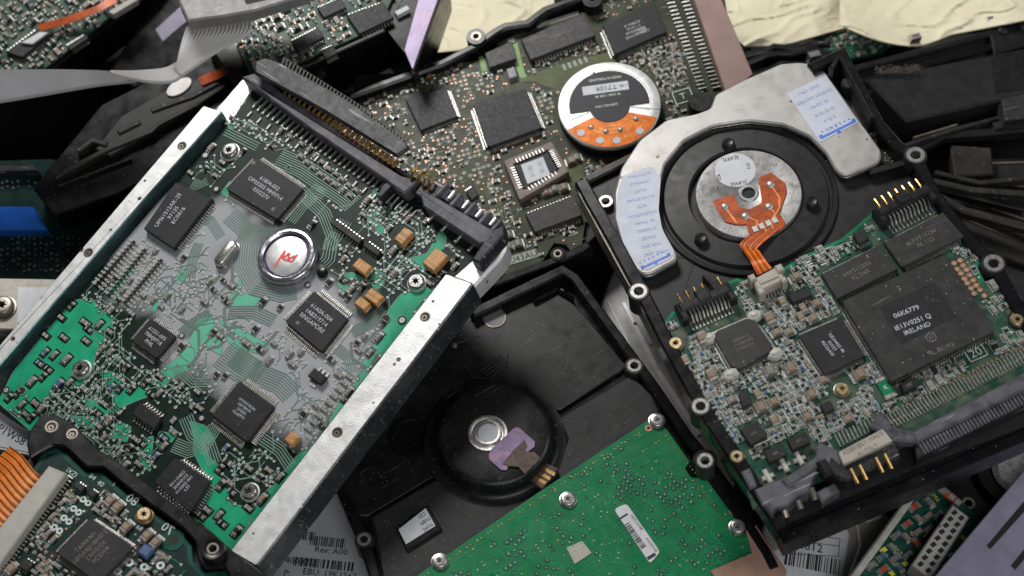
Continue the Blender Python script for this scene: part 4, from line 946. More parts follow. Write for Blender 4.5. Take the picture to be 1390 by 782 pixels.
# large board-edge connector
b = MB()
for (p0, p1, n, L) in (((1206, 570), (1400, 474), 44, .3), ((1212, 577), (1404, 482), 44, .22)):
    aa = D.ang(1300, 520, 23, 34)
    for k in range(n):
        t = k/(n-1); q = D.p(p0[0]+(p1[0]-p0[0])*t, p0[1]+(p1[1]-p0[1])*t); b.box(q[0], q[1], L, .05, .01, .07, 'tin', aa, .015)
for k in range(30):
    q = D.p(1206+k*6.4, 561-k*3.2); b.ann(q[0], q[1], .02, .04, .02, 'copper_pad', 10)
D.build('contact_finger_row', b, bd2); occ.polys.append(D.P([(1196, 568), (1390, 466), (1440, 440), (1450, 520), (1215, 620)]))
b = MB(); zc = .36
b.prism(D.P([(1180, 578), (1195, 556), (1212, 578), (1240, 586), (1400, 500), (1440, 480), (1450, 500), (1400, 525), (1246, 600), (1212, 598)], zc), .02, zc, 'grey_plastic', .06)
cn = D.build('connector', b); b = MB()
b.prism(D.P([(1240, 600), (1400, 525), (1450, 500), (1450, 520), (1400, 545), (1246, 622)], .2), -.4, .2, 'dark_grey_plastic', .05)
for k in range(34):
    t = k/33; q = D.p(1250+150*t, 606-75*t, .25); b.box(q[0], q[1], .07, .5, .16, .27, 'grey_plastic', LV, .012)
D.build('ridged_shroud', b, cn)
b = MB(); b.prism(rounded(D.P([(1138, 614), (1198, 582), (1212, 599), (1145, 631)], zc+.05), .04, 2), zc-.1, zc+.06, 'beige', .02); a = D.ang(1175, 606, 60, -32)
q = D.p(1171, 603, zc); b.text('ASSEMBLY MADE', q[0], q[1], .13, a, zc+.066, 'print_faint', maxw=1.3); q = D.p(1178, 612, zc); b.text('IN ITALY', q[0], q[1], .13, a, zc+.066, 'print_faint', maxw=.6); D.build('connector_label', b, cn)
b = MB(); b.prism(D.P([(1126, 618), (1144, 632), (1214, 600), (1222, 622), (1150, 655), (1120, 640)], .2), -.3, .28, 'dark_grey_plastic', .05)
b.prism(D.P([(1112, 600), (1138, 612), (1144, 634), (1120, 640), (1106, 622)], .25), -.1, .28, 'grey_plastic', .06)
D.build('power_housing', b, cn)
for (u, v) in ((1156, 645), (1168, 640), (1190, 630), (1202, 625)):
    p = D.p(u-2, v-8, .36); q = D.p(u+8, v+12, .3); b = MB(); b.tube([(p[0], p[1], .36), (q[0], q[1], .3)], .06, 'gold', 8); D.build('gold_pin', b, cn)
b = MB()
for q, z in (([(1024, 664), (1060, 650), (1094, 632), (1112, 640), (1104, 652), (1098, 668), (1084, 672), (1070, 686), (1054, 690), (1048, 702), (1034, 684)], .28), ([(1060, 652), (1096, 628), (1110, 618), (1114, 632), (1094, 646), (1070, 662)], .34), ([(1006, 640), (1018, 634), (1028, 660), (1018, 664)], .2), ([(1108, 668), (1132, 654), (1140, 666), (1116, 682)], .1)):
    b.prism(D.P(q, z), -.35, z, 'grey_plastic', .05)
D.build('broken_housing', b, cn)
for (u, v, du, dv) in ((1100, 668, 7, 10), (1082, 684, 5, 6), (1064, 697, 3, 4)):
    p = D.p(u, v-6, .1); q = D.p(u+du, v+dv, .0); b = MB(); b.tube([(p[0], p[1], .05), (q[0], q[1], -.05)], .1, 'tarnished', 10); D.build('power_pin', b, cn)
b = MB(); b.box(*D.p(1120, 634, .5), .5, .3, .1, .5, 'black_plastic', HV, .08); D.build('power_latch', b, cn)
# solder legs of the power socket
for (u, v) in ((1042, 648), (1064, 632), (1085, 624)):
    b = MB(); q = D.p(u, v); b.box(q[0], q[1], .45, .14, .01, .12, 'glue', HV, .04); b.box(q[0], q[1], .14, .4, .01, .08, 'tin', HV, .03); D.build('solder_tab', b, bd2); occ.c.append((q[0], q[1], .3))
for k in range(11):
    q = D.p(1137+k*4.9, 599-k*2.4); b = MB(); b.box(q[0], q[1], .42, .05, .01, .06, 'tin', D.ang(1160, 590, 16, 32), .015); D.build('header_leg', b, bd2)
occ.polys.append(D.P([(1125, 592), (1190, 560), (1212, 600), (1140, 640)])); occ.polys.append(D.P([(1000, 636), (1110, 600), (1140, 680), (1000, 700)]))
# crowded small parts
inn = offset(BPd, .1)
def scat2(poly, n, sizes, kinds, fr=.7): scatter(D, occ, poly, n, sizes, kinds, bd2, LM, ex, (LV, HV, LV, HV), sk, 'silk', .0, fr)
left = D.P([(905, 442), (985, 395), (1000, 390), (1075, 372), (1110, 372), (1138, 410), (1150, 430), (1205, 520), (1190, 556), (1140, 590), (1000, 640), (975, 590), (970, 560), (930, 510)])
scat2(left, 26, [(.34, .22, .2), (.38, .3, .24), (.3, .2, .16)], ['cap_tan', 'cap_grey', 'cap_tan', 'cap_tan'], .2)
scat2(left, 640, [(.16, .085, .07), (.18, .1, .08), (.16, .085, .07)], ['cap_tan', 'res_black', 'cap_grey', 'cap_grey', 'res_black', 'cap_grey', 'cap_tan', 'res_black', 'cap_blue'], .9)
scat2(inn, 230, [(.18, .1, .08), (.2, .11, .09), (.3, .18, .12)], ['cap_tan', 'res_black', 'cap_grey', 'cap_grey', 'res_black'], .85)
# little silkscreen and bare pads
x0, x1, y0, y1 = bbox(inn)
for _ in range(2600):
    x, y = rnd.uniform(x0, x1), rnd.uniform(y0, y1)
    if inside((x, y), inn) and occ.free(x, y, .02):
        t = rnd.random(); 
        if t < .35: vi.disc(x, y, rnd.uniform(.02, .035), .02+rnd.random()*.004, rnd.choice(('copper_pad', 'via_ring', 'copper_pad')), 8)
        elif t < .7: sk.quad(x, y, rnd.uniform(.05, .2), .014, .03+rnd.random()*.004, 'silk', rnd.choice((LV, HV)))
        elif t < .76: tr.text(rnd.choice(('R12', 'C7', 'C34', 'R80', 'E1', 'U3')), x, y, .07, rnd.choice((LV, HV, LV+math.pi)), .031, 'silk')
        else: tr.quad(x, y, rnd.uniform(.08, .3), .02, .012+rnd.random()*.004, 'trace_green', rnd.choice((LV, HV, LV+.785)))
edge = [p for p in BPd]; tr.strip(offset(BPd, .07)[:16], .1, .008, 'pour_ibm')
for k in range(7):
    for (u, v, du, dv) in ((1103, 357, 1.7, 3.2), (1120, 350, 1.7, 3.2)):
        q = D.p(u+du*k-8, v+dv*k-4); vi.box(q[0], q[1], .22, .045, .01, .025, 'via_ring', LV) if k < 5 else None
D.build('track_pattern', tr, bd2); D.build('solder_vias', vi, bd2); D.build('silkscreen_outlines', sk, bd2); D.build('small_components', ex, bd2, kind='stuff')

# ================================================================== black drive cover with plain green board
E_ = Frame('hard_drive', 'glossy black hard drive cover with plain green board held by silver screws, bottom centre', 'hard drive',
           (700, 600), 4.6, -0.03, 0.0, (330, -210), 2.2, 'hard drives heaped in the pile')
out = [(770, 360), (778, 368), (800, 402), (868, 488), (890, 520), (948, 608), (1010, 700), (1060, 780), (1060, 820), (560, 900), (510, 800), (470, 690), (430, 600), (520, 470), (640, 420)]
b = MB(); b.prism(rounded(E_.P(out, -.1), .2, 2), -2.2, -.42, 'black_gloss', .06); E_.build('casing', b)
rimwall(E_, [(640, 424), (700, 396), (764, 366), (780, 376), (806, 412), (866, 494), (892, 530), (934, 592), (956, 618), (1010, 694), (1048, 760), (1060, 800)], .34, .08, z0=-.8)
rimwall(E_, [(440, 610), (458, 650), (492, 730), (512, 790)], .34, .08, z0=-.8)
b = MB(); z = -.28    # sunken upper deck, step lines
b.prism(E_.P([(620, 446), (752, 386), (788, 422), (852, 498), (760, 556), (700, 545), (640, 560), (590, 600), (600, 640), (500, 700), (478, 700), (440, 610), (520, 500)], z), -.6, z, 'black_cover', .03); dk = E_.build('upper_deck', b)
b = MB(); z = -.1
b.prism(E_.P([(502, 700), (592, 648), (640, 672), (700, 664), (752, 640), (768, 596), (756, 566), (858, 506), (888, 536), (905, 575), (560, 800), (520, 800)], z), -.6, z, 'cover_cast', .1); E_.build('lower_deck', b)
c = E_.p(671, 588, .45); r = E_.r(671, 588, 78); b = MB()
b.lathe(c[0], c[1], [(r*1.24, -.4), (r*1.23, -.095), (r*1.12, -.085), (r*1.06, -.03), (r*1.02, .12), (r*.99, .34), (r*.95, .43), (r*.88, .46), (r*.5, .44)], 'black_cover', 80); dome = E_.build('motor_dome', b, sharp=50)
c = E_.p(662, 588, .46); r = E_.r(662, 588, 27); b = MB()
b.lathe(c[0], c[1], [(r, .44), (r*.98, .475), (r*.84, .48), (r*.80, .455), (r*.72, .455), (r*.70, .50), (r*.62, .51), (r*.56, .50)], 'tin', 48); mt = E_.build('motor_ring', b, dome, 50)
b = MB(); b.lathe(c[0], c[1]-.02, [(r*.50, .50), (r*.49, .516)], 'paper', 40); E_.build('round_label', b, mt)
b = MB(); z = .50; pv = E_.P([(663, 617), (666, 610), (696, 582), (703, 579), (726, 599), (726, 606), (718, 612), (690, 632), (688, 638), (680, 638), (664, 624)], z); b.prism(rounded(pv, .035, 2), .46, .50, 'dome_patch', .012); vf = E_.build('film_patch', b, dome)
b = MB(); b.prism(E_.P([(682, 630), (698, 610), (712, 597), (716, 606), (712, 612), (726, 614), (734, 622), (712, 644), (704, 634), (690, 633)], .51), .49, .52, 'brown_flex', .01); E_.build('flex_tail', b, vf)
b = MB(); z = .12; b.prism(E_.P([(712, 646), (732, 624), (758, 636), (736, 664)], z), -.15, z+.02, 'brown_flex', .02)
o = E_.build('contact_block', b)
for k in range(3):
    b = MB(); p = E_.P([(728+k*6-2, 650-k*6-2), (742+k*6-1, 658-k*6-2)], .15); b.strip(p, .11, .15, 'gold'); E_.build('gold_contact', b, o)
b = MB(); c = E_.p(671, 431, -.26); r = E_.r(671, 431, 15.5); b.lathe(c[0], c[1], [(r, -.275), (r*.98, -.25)], 'plug', 40); b.ann(c[0], c[1], r*.93, r*1.02, -.248, 'tarnished', 40); E_.build('breather_cap', b)
b = MB()
for pth in ([(614, 470), (642, 512), (664, 514), (688, 494), (690, 482)], [(656, 506), (684, 486)], [(660, 509), (688, 489)], [(652, 503), (680, 483)], [(590, 560), (640, 530), (700, 522)], [(620, 466), (650, 455)], [(584, 590), (576, 620), (582, 640)]):
    b.wall(E_.P(pth, -.26), .05, -.3, -.25, 'black_cast', .015)
E_.build('embossed_line', b, dk)
c = E_.p(560, 590, -.2); b = MB(); b.lathe(c[0], c[1], [(.75, -.29), (.7, -.2), (.55, -.2), (.5, -.27)], 'black_gloss', 48); E_.build('round_boss', b, dk, 50)
for (u, v) in ((616, 466), (762, 393)):
    c = E_.p(u, v, -.1); b = MB(); b.lathe(c[0], c[1], [(.1, -.27), (.09, -.2), (.04, -.18)], 'tarnished', 16); E_.build('rivet', b)
rimwall(E_, [(724, 408), (756, 391), (778, 404)], .12, -.1, z0=-.4, nm='casing_rib')
for (u, v, rp, z) in ((861, 496, 10, .1), (494, 732, 9.5, .1)): boss(E_, u, v, rp, z, 'boss_metal', None, .9, 1.35)
b = MB(); z = .0; b.prism(E_.P([(538, 716), (581, 686), (600, 718), (552, 748)], z), -.11, z, 'black_gloss', .03); fr = E_.build('label_frame', b)
b = MB(); z = .01; lq = E_.P([(541, 719), (578, 690), (591, 714), (551, 739)], z); b.prism(lq, z-.002, z+.012, 'paper'); a = E_.ang(565, 715, 37, -28)
for s_, (u, v) in (('CD', (573, 700)), ('7VBR', (577, 708)), ('TP-JW4Z', (581, 716))): q = E_.p(u, v, z); b.text(s_, q[0], q[1], .11, a+math.pi, z+.02, 'ink_black', maxw=.34)
E_.build('white_label', b, fr)
GB = [(546, 796), (600, 757), (740, 662), (886, 566), (896, 570), (936, 626), (930, 636), (938, 648), (962, 650), (1004, 712), (1040, 762), (1060, 830), (540, 830)]
GP = E_.P(GB, .12); b = MB(); b.prism(GP, .0, .12, 'pcb_green', .012); gb = E_.build('circuit_board', b)
E_.T += .12
vi = MB(); tr = MB(); occ = Occ(); r9 = random.Random(11)
lab = E_.P([(833, 694), (850, 686), (896, 752), (882, 768)]); occ.polys.append(offset(lab, -.1)); occ.polys.append(offset(E_.P([(769, 746), (790, 737), (803, 753), (780, 768)]), -.08))
scr = ((892, 572), (771, 679), (1001, 716), (597, 763))
for q in scr: c = E_.p(*q); occ.c.append((c[0], c[1], .42))
inn = offset(GP, .1)
for (u, v, n, s_) in ((850, 650, 26, 60), (905, 680, 34, 50), (880, 720, 22, 60), (770, 720, 18, 60), (740, 780, 26, 60), (960, 745, 26, 45), (690, 745, 16, 50), (820, 640, 14, 60), (900, 780, 20, 70), (640, 780, 12, 40), (860, 665, 22, 35), (925, 655, 14, 30)):
    for _ in range(n):
        c = E_.p(r9.gauss(u, s_*.5), r9.gauss(v, s_*.28))
        c = (round(c[0]/.16)*.16, round(c[1]/.16)*.16)
        if inside(c, inn) and occ.free(c[0], c[1], .05):
            occ.put(c[0], c[1], .07); rr = r9.choice((.07, .075, .05)); vi.ann(c[0], c[1], .02, rr, .012, 'pcb_back', 12); vi.lathe(c[0], c[1], [(rr*.5, .013), (rr*.4, .02), (rr*.2, .024)], 'tarnished', 10)
for k in range(70):
    p = E_.p(553+(886-553)*k/70+5, 792+(570-792)*k/70+4); vi.disc(p[0], p[1], .022, .016, 'gold', 8) if k % 3 else None
for k in range(16): p = E_.p(900+k*3.3, 590+k*4.2); vi.disc(p[0], p[1], .022, .016, 'gold', 8)
for k in range(24): p = E_.p(940+k*2.6, 655+k*3.4); vi.disc(p[0], p[1], .022, .016, 'gold', 8)
for _ in range(320):
    c = E_.p(r9.uniform(560, 1030), r9.uniform(580, 800)); c = (round(c[0]/.12)*.12, round(c[1]/.12)*.12)
    if inside(c, inn) and occ.free(c[0], c[1], .03): vi.disc(c[0], c[1], .026, .015, r9.choice(('silk_faint', 'gold')), 8)
wander(tr, MB(), Occ(), inn, 230, .022, 'trace_green', .01, (.2, .9), .008)
E_.build('track_pattern', tr, gb); E_.build('solder_vias', vi, gb)
b = MB(); b.prism(rounded(lab, .12, 4), .012, .03, 'paper', .005); a = E_.ang(865, 727, 48, 66)
q = E_.p(862, 730); barcode(b, q[0], q[1], .9, .17, a, .034, n=46, seed=3); q = E_.p(846, 704); b.quad(q[0], q[1], .06, .3, .035, 'ink_black', a); q = E_.p(884, 758); b.quad(q[0], q[1], .1, .28, .035, 'ink_black', a)
q = E_.p(864, 712); b.text('100512588', q[0], q[1], .09, a, .036, 'print_faint'); q = E_.p(884, 742); b.text('A5L0AX8', q[0], q[1], .09, a, .036, 'print_faint'); E_.build('barcode_label', b, gb)
b = MB(); gq = E_.P([(769, 746), (790, 737), (803, 753), (780, 768)]); b.prism(gq, .005, .02, 'grey_beige')
for i in range(4):
    for j in range(4): q = lerp(lerp(gq[0], gq[1], (i+.5)/4), lerp(gq[3], gq[2], (i+.5)/4), (j+.5)/4); b.disc(q[0], q[1], .025, .024, 'brass', 8)
E_.build('thermal_pad', b, gb)
for (u, v) in scr:
    screw(E_, u, v, 12, 'boss_metal', washer='steel', h=.14)
for (u, v) in ((880, 584), (994, 697)):
    c = E_.p(u, v); b = MB(); b.ann(c[0], c[1], .05, .11, .02, 'copper_pad', 20); b.disc(c[0], c[1], .055, .018, 'dark_hole', 14); E_.build('test_pad', b, gb)
boss(E_, 957, 626, 11, .16, 'boss_metal', None, .8, 1.5)
b = MB(); b.wall(E_.P([(966, 646), (1010, 706), (1040, 752), (1052, 776)], .1), .4, -.6, .1, 'black_gloss', .07); E_.build('casing_rim', b)
b = MB(); b.prism(E_.P([(1012, 722), (1026, 714), (1048, 748), (1068, 776), (1062, 800), (1000, 790), (970, 786), (964, 776), (1020, 752)], .12), .02, .09, 'kraft_tape', .015); E_.build('tape_strip', b)
E_.T -= .12
# ================================================================== drive in the lower left corner, black frame over a dark green board
B_ = Frame('hard_drive', 'hard drive with thick black frame around a dark green board and striped orange flex cable', 'hard drive',
           (180, 690), 6.6, 0.0, 0.0, (58, 40), 1.1, 'hard drives heaped in the pile')
zf = .24
fo = [(36, 602), (40, 584), (56, 562), (72, 560), (98, 574), (136, 612), (160, 626), (220, 672), (288, 722), (312, 744), (345, 768), (420, 830), (400, 860)]
fi = [(40, 622), (54, 613), (72, 604), (88, 606), (118, 634), (140, 634), (176, 664), (248, 716), (266, 736), (267, 758), (278, 772), (305, 769), (320, 800)]
b = MB(); b.prism(rounded(B_.P(fo, zf)+B_.P(fi[::-1], zf), .06, 2), -1.1, zf, 'black_gloss', .05); fr = B_.build('frame', b, sharp=22)
b = MB(); b.prism(B_.P([(20, 640), (60, 612), (90, 604), (300, 770), (400, 900), (-200, 900), (-120, 780)], -.3), -1.1, -.2, 'black_plastic'); B_.build('casing', b)
for (u, v, r, m) in ((70, 579, 9, 'tarnished'), (98, 589, 8, 'tarnished')):
    c = B_.p(u, v, zf); rr = B_.r(u, v, r, zf); b = MB(); b.ann(c[0], c[1], rr*.7, rr, zf+.006, m, 28); b.disc(c[0], c[1], rr*.72, zf+.004, 'dark_hole', 24); b.ann(c[0]+.01, c[1]-.03, rr*.2, rr*.45, zf+.008, m, 20); B_.build('screw_hole', b, fr)
c = B_.p(289, 745, .5); rr = B_.r(289, 745, 13, .5); b = MB(); b.lathe(c[0], c[1], [(rr*1.35, -1), (rr*1.3, .42), (rr*1.2, .5), (rr*.7, .5), (rr*.6, .48)], 'black_gloss', 32, False); b.lathe(c[0], c[1], [(rr*.68, .5), (rr*.62, .53), (rr*.45, .53), (rr*.42, .3)], 'tarnished', 32, False); b.disc(c[0], c[1], rr*.43, .35, 'dark_hole'); B_.build('threaded_post', b, fr, 50)
bp = B_.P([(46, 636), (60, 612), (76, 609), (90, 616), (116, 642), (138, 642), (172, 672), (244, 722), (260, 742), (262, 762), (278, 778), (306, 775), (330, 820), (300, 900), (-200, 900), (-100, 760)])
b = MB(); b.prism(bp, -.14, 0, 'pcb_dark_green', .01); b.ringprism(bp, offset(bp, .13), .0, .008, 'pour_dark_green'); bd = B_.build('circuit_board', b)
occ = Occ(); ex = MB(); vi = MB(); tr = MB(); LM = limits(capacitor=70, resistor=60)
aex = B_.ang(150, 720, 58, 40); aey = B_.ang(150, 720, 45, -45)
cq = [(75, 750), (122, 702), (182, 742), (134, 792)]
chip(B_, cq, (34, 30, 34, 30), .22, .12, ('TAIWAN', 'HP2A4010ABFZ', '2306D24', '9C3708'), .13, (45, -45), (-2, -2), pr='print_faint', corner=.07); occ.polys.append(offset(B_.P(cq), -.15))
for (u, v, r) in ((71, 755, .1), (184, 744, .1)): c = B_.p(u, v); b = MB(); b.disc(c[0], c[1], r*1.4, .02, 'dark_hole'); b.disc(c[0], c[1], r*.35, .026, 'copper_pad', 12); B_.build('alignment_mark', b, bd); occ.c.append((c[0], c[1], .15))
screw(B_, 195, 697, 12.5, 'brass', washer='copper', h=.2); c = B_.p(195, 697); occ.c.append((c[0], c[1], .38))
c = B_.p(235, 733); b = MB(); b.ann(c[0], c[1], .15, .32, .02, 'pour_dark_green', 28); b.disc(c[0], c[1], .155, .021, 'dark_hole'); B_.build('tooling_hole', b, bd); occ.c.append((c[0], c[1], .4))
bc = B_.P([(66, 632), (90, 642), (20, 738), (-60, 850), (-110, 850), (-20, 740)], .35); b = MB(); b.prism(bc, .02, .35, 'grey_beige', .04); o = B_.build('flex_connector', b); occ.polys.append(offset(bc, -.15))
b = MB()
for k in range(44):
    t = k/43; q = B_.p(96-150*t*.95, 648+205*t*.95, .05); b.box(q[0], q[1], .2, .05, .02, .09, 'tin', aex, .01)
B_.build('pins', b, o)
zz = [.2, .3, .15, -.5]
def fpt(s, t): return ((24, 614), (50, 628))
LF = [(60, 650), (46, 638), (30, 618), (14, 606)]; LW = [(0, 745), (-20, 730), (-46, 700), (-70, 680)]
fl = band(B_, LF, LW, zz, 'flex_bright', 'flex_cable', None)
b = MB()
for k in range(26):
    t = (k+.5)/26; P = []
    for l, r_, z_ in zip(catmull(LF), catmull(LW), [z[0] for z in catmull([(z,) for z in zz])]): q = B_.p(l[0]+(r_[0]-l[0])*t, l[1]+(r_[1]-l[1])*t, z_+.006); P.append((q[0], q[1], z_+.01))
    b.ribbon(P, (.025, -.03, 0), .004, 'flex_trace' if k % 2 else 'flex_dark')
B_.build('flex_track', b, fl)
b = MB()
for s_, (u, v), hh, fl_ in (('08', (180, 679), .26, 0), ('70', (228, 718), .26, 1), ('84', (126, 648), .15, 0), ('40', (137, 657), .15, 0), ('IXZI', (98, 642), .14, 0), ('1', (155, 658), .12, 0), ('68', (190, 717), .14, 0)):
    c = B_.p(u, v); b.text(s_, c[0], c[1], hh, aex, .03, 'silk', bool(fl_)); occ.c.append((c[0], c[1], hh*1.1))
B_.build('silkscreen', b, bd)
inb = offset(bp, .28)
hot = B_.P([(60, 690), (108, 650), (180, 690), (220, 730), (235, 790), (190, 800), (60, 800), (20, 790), (20, 740)])
for (u, v) in ((150, 682), (160, 690), (200, 729), (212, 738), (172, 717), (16, 774)):
    c = B_.p(u, v); occ.put(c[0], c[1], .2); smd(B_, 'cap_tan', .36, .22, .18, c[0], c[1], aey, bd, LM, ex)
for q in ([(105, 652), (116, 660), (110, 668), (99, 660)], [(124, 662), (132, 668), (126, 676), (118, 670)], [(34, 756), (46, 764), (36, 776), (24, 768)]): chip(B_, q, (3, 0, 3, 0), .16, .06); occ.polys.append(offset(B_.P(q), -.08))
c = B_.p(199, 751); b = MB(); b.box(c[0], c[1], .34, .34, .02, .2, 'cap_blue', aex, .05); B_.build('inductor', b); occ.put(c[0], c[1], .25)
for k in range(9):
    for (du, dv) in ((0, 0), (7, 5)):
        c = B_.p(74+k*6.5+du, 716-k*6.3+dv+(k % 2)*3); 
        if inside(c, inb) and occ.free(c[0], c[1], .06): occ.put(c[0], c[1], .1); via(vi, c[0], c[1], .1, 'silk')
for (u, v) in ((176, 764), (196, 770), (218, 768), (160, 776)): c = B_.p(u, v); via(vi, c[0], c[1], .12, 'silk'); occ.put(c[0], c[1], .14)
scatter(B_, occ, hot, 200, [(.2, .11, .09), (.16, .1, .08)], ['cap_tan', 'cap_grey', 'res_black'], bd, LM, ex, (aex, aey), tr, 'silk_faint', .0, .3)
x0, x1, y0, y1 = bbox(hot)
for _ in range(700):
    x, y = rnd.uniform(x0, x1), rnd.uniform(y0, y1)
    if inside((x, y), hot) and inside((x, y), inb) and occ.free(x, y, .02):
        if rnd.random() < .5: vi.disc(x, y, rnd.uniform(.02, .04), .022+rnd.random()*.004, rnd.choice(('copper_pad', 'via_ring')), 8)
        else: tr.quad(x, y, rnd.uniform(.06, .2), .016, .03+rnd.random()*.004, rnd.choice(('silk_faint', 'trace_green')), rnd.choice((aex, aey)))
wander(tr, vi, occ, inb, 60, .02, 'trace_green', .035, (.1, .4))
B_.build('track_pattern', tr, bd); B_.build('solder_vias', vi, bd); B_.build('small_components', ex, bd, kind='stuff')

# ================================================================== drive at the top with olive board and round motor label T7109
Cc = Frame('hard_drive', 'hard drive with olive board and round silver and orange motor marked T7109, top centre', 'hard drive',
           (680, 190), 4.6, -0.08, -0.1, (72, -21), 2.2, 'hard drives heaped in the pile')
b = MB(); b.prism(Cc.P([(480, 100), (600, 96), (640, 60), (700, 34), (780, 0), (900, -30), (1010, 60), (1010, 110), (800, 330), (796, 338), (672, 388), (560, 260), (480, 200)], -.16), -2.2, -.18, 'black_plastic', .05); Cc.build('casing', b)
bpx = [(440, 140), (560, 100), (592, 92), (612, 86), (640, 84), (668, 74), (676, 58), (700, 46), (716, 40), (732, 30), (775, 18), (800, 16), (812, 0), (860, -30), (980, -30), (990, 40), (1006, 130), (960, 160), (795, 300), (790, 332), (774, 340), (768, 332), (752, 330), (742, 346), (735, 356), (690, 372), (640, 380), (560, 260), (440, 200)]
bp = Cc.P(bpx); b = MB(); b.prism(bp, -.15, 0, 'pcb_olive', .01); bd = Cc.build('circuit_board', b)
b = MB(); zr = .4
b.wall(Cc.P([(470, 130), (560, 98), (600, 84), (644, 62), (672, 42), (686, 34), (716, 30), (740, 12), (790, -6), (860, -30)], zr), .30, -1.8, zr, 'black_gloss', .08); rim_ = Cc.build('casing_rim', b)
b = MB(); b.wall(Cc.P([(668, 384), (740, 358), (790, 338), (800, 330)], .1), .3, -1.8, .1, 'black_gloss', .06); Cc.build('casing_rim', b)
for (u, v, r, z) in ((646, 49, 11, .5), (757, 344, 9, .15), (804, -2, 12, .5)): boss(Cc, u, v, r*.68, z, 'tarnished' if v > 0 else 'black_plastic', None, 1.2, 1.75, cm='black_gloss')
occ = Occ(); ex = MB(); vi = MB(); tr = MB(); sk = MB(); LM = limits(capacitor=98, resistor=98)
aex = Cc.ang(700, 160, 72, -21); aey = aex+math.pi/2
X = dict(x1=[(550, 134), (606, 119), (621, 158), (571, 177)], x2=[(642, 141), (714, 120), (736, 173), (662, 200)], x3=[(683, 218), (749, 191), (773, 233), (705, 272)], x4=[(713, 290), (780, 264), (790, 292), (726, 315)], x5=[(707, 53), (790, 19), (808, 48), (720, 81)], x6=[(818, 35), (889, 5), (905, 43), (834, 74)], x7=[(658, 72), (695, 56), (701, 79), (664, 92)], x8=[(687, 94), (698, 90), (702, 103), (691, 107)], x9=[(632, 259), (642, 252), (650, 264), (640, 272)])
for q in X.values(): occ.polys.append(offset(Cc.P(q), -.14))
chip(Cc, X['x1'], (0, 30, 30, 0), .2, .12); chip(Cc, X['x2'], (0, 40, 40, 40), .26, .14, corner=.04)
chip(Cc, X['x5'], (0, 0, 19, 0), .3, .14, ('LC62T68RD70', '9641', 'JAPAN'), .11, (72, -26), pr='print_faint', mat='chip_worn')
chip(Cc, X['x6'], (30, 0, 30, 30), .3, .13, ('CONNECTIVE', '90-08543-64', 'V 1.2123', 'KOREA A'), .1, (-71, 28), mat='chip', pr='print', dot=[(872, 41, .14)])
chip(Cc, X['x7'], (0, 0, 0, 0), .25, .1, ('7W 102',), .1, (37, -15), pr='print_faint', mat='chip_worn')
chip(Cc, X['x4'], (14, 0, 16, 0), .26, .14, (), .1, mat='chip_worn'); chip(Cc, X['x8'], (4, 0, 4, 0), .18, .1, mat='cap_violet'); chip(Cc, X['x9'], (4, 0, 4, 0), .18, .12)
# socketed chip
h = .3; q = Cc.P(X['x3'], h); qi = offset(q, .26); b = MB(); b.ringprism(rounded(q, .08, 2), rounded(qi, .08, 2), .03, h, 'socket', .03); b.prism(qi, .02, .12, 'dark_hole'); so = Cc.build('chip_socket', b)
b = MB(); b.prism(offset(qi, .03), .1, .25, 'chip', .03); ch = Cc.build('socketed_chip', b, so)
b = MB(); 
for i in range(4):
    A0, B0 = qi[i], qi[(i+1) % 4]; ln = math.hypot(B0[0]-A0[0], B0[1]-A0[1]); nn = ((B0[1]-A0[1])/ln, -(B0[0]-A0[0])/ln)
    m_ = lerp(A0, B0, .5); cc = lerp(qi[0], qi[2], .5); sg = 1 if nn[0]*(m_[0]-cc[0])+nn[1]*(m_[1]-cc[1]) > 0 else -1
    for k in range(9): e = lerp(A0, B0, .08+.84*(k+.5)/9); b.box(e[0]+nn[0]*sg*.06, e[1]+nn[1]*sg*.06, .16, .05, .2, h+.012, 'tin', math.atan2(nn[1], nn[0]), .01)
Cc.build('pins', b, so)
b = MB(); z = .255; lq = Cc.P([(707, 224), (737, 213), (747, 237), (716, 250)], z); b.prism(lq, z, z+.012, 'paper'); c = Cc.p(721, 233, z); a = aey
b.text('5C00', c[0], c[1], .15, a, z+.018, 'silk_faint'); c = Cc.p(734, 227, z); b.text('0C4S', c[0], c[1], .15, a, z+.018, 'silk_faint'); Cc.build('paper_label', b, so)
# motor disc
c = Cc.p(827, 143, .45); r = Cc.r(827, 143, 70, .45); z = .5; b = MB()
b.lathe(c[0], c[1], [(r*1.0, -.1), (r*1.0, .34), (r*.99, .38)], 'black_plastic', 96, False); b.lathe(c[0], c[1], [(r*.995, .36), (r*.99, z-.02), (r*.97, z), (r*.82, z), (r*.81, z-.02)], 'aluminium', 96)
mt = Cc.build('spindle_motor', b, sharp=30); ga = Cc.ang(827, 143, 72, -10)
rot = lambda x, y: (c[0]+r*(x*math.cos(ga)-y*math.sin(ga)), c[1]+r*(x*math.sin(ga)+y*math.cos(ga)))
b = MB(); arc = lambda R, a0, a1, n=24: [rot(R*math.cos(math.radians(a0+(a1-a0)*k/n)), R*math.sin(math.radians(a0+(a1-a0)*k/n))) for k in range(n+1)]
b.prism(arc(.78, -6, 186)+arc(.40, 192, 348, 20), z-.02, z+.012, 'label_dark'); lb = Cc.build('dark_label', b, mt)
b = MB(); b.box(*rot(-.02, .38), r*.9, r*.2, z+.01, z+.02, 'paper', ga); q = rot(.0, .38); b.text('T7109', q[0], q[1], .19, ga+math.pi, z+.026, 'ink_black', maxw=.75); q = rot(.33, .38); b.text('1-08', q[0], q[1], .1, ga+math.pi, z+.026, 'ink_black')
for s_, (x, y), hh in (('MADE IN THAILAND', (0, .60), .1), ('M 2584 1208 98', (.0, .21), .09), ('CA01422 STH', (-.05, -.02), .09)): q = rot(x, y); b.text(s_, q[0], q[1], hh, ga+math.pi, z+.017, 'via_ring', maxw=1.1)
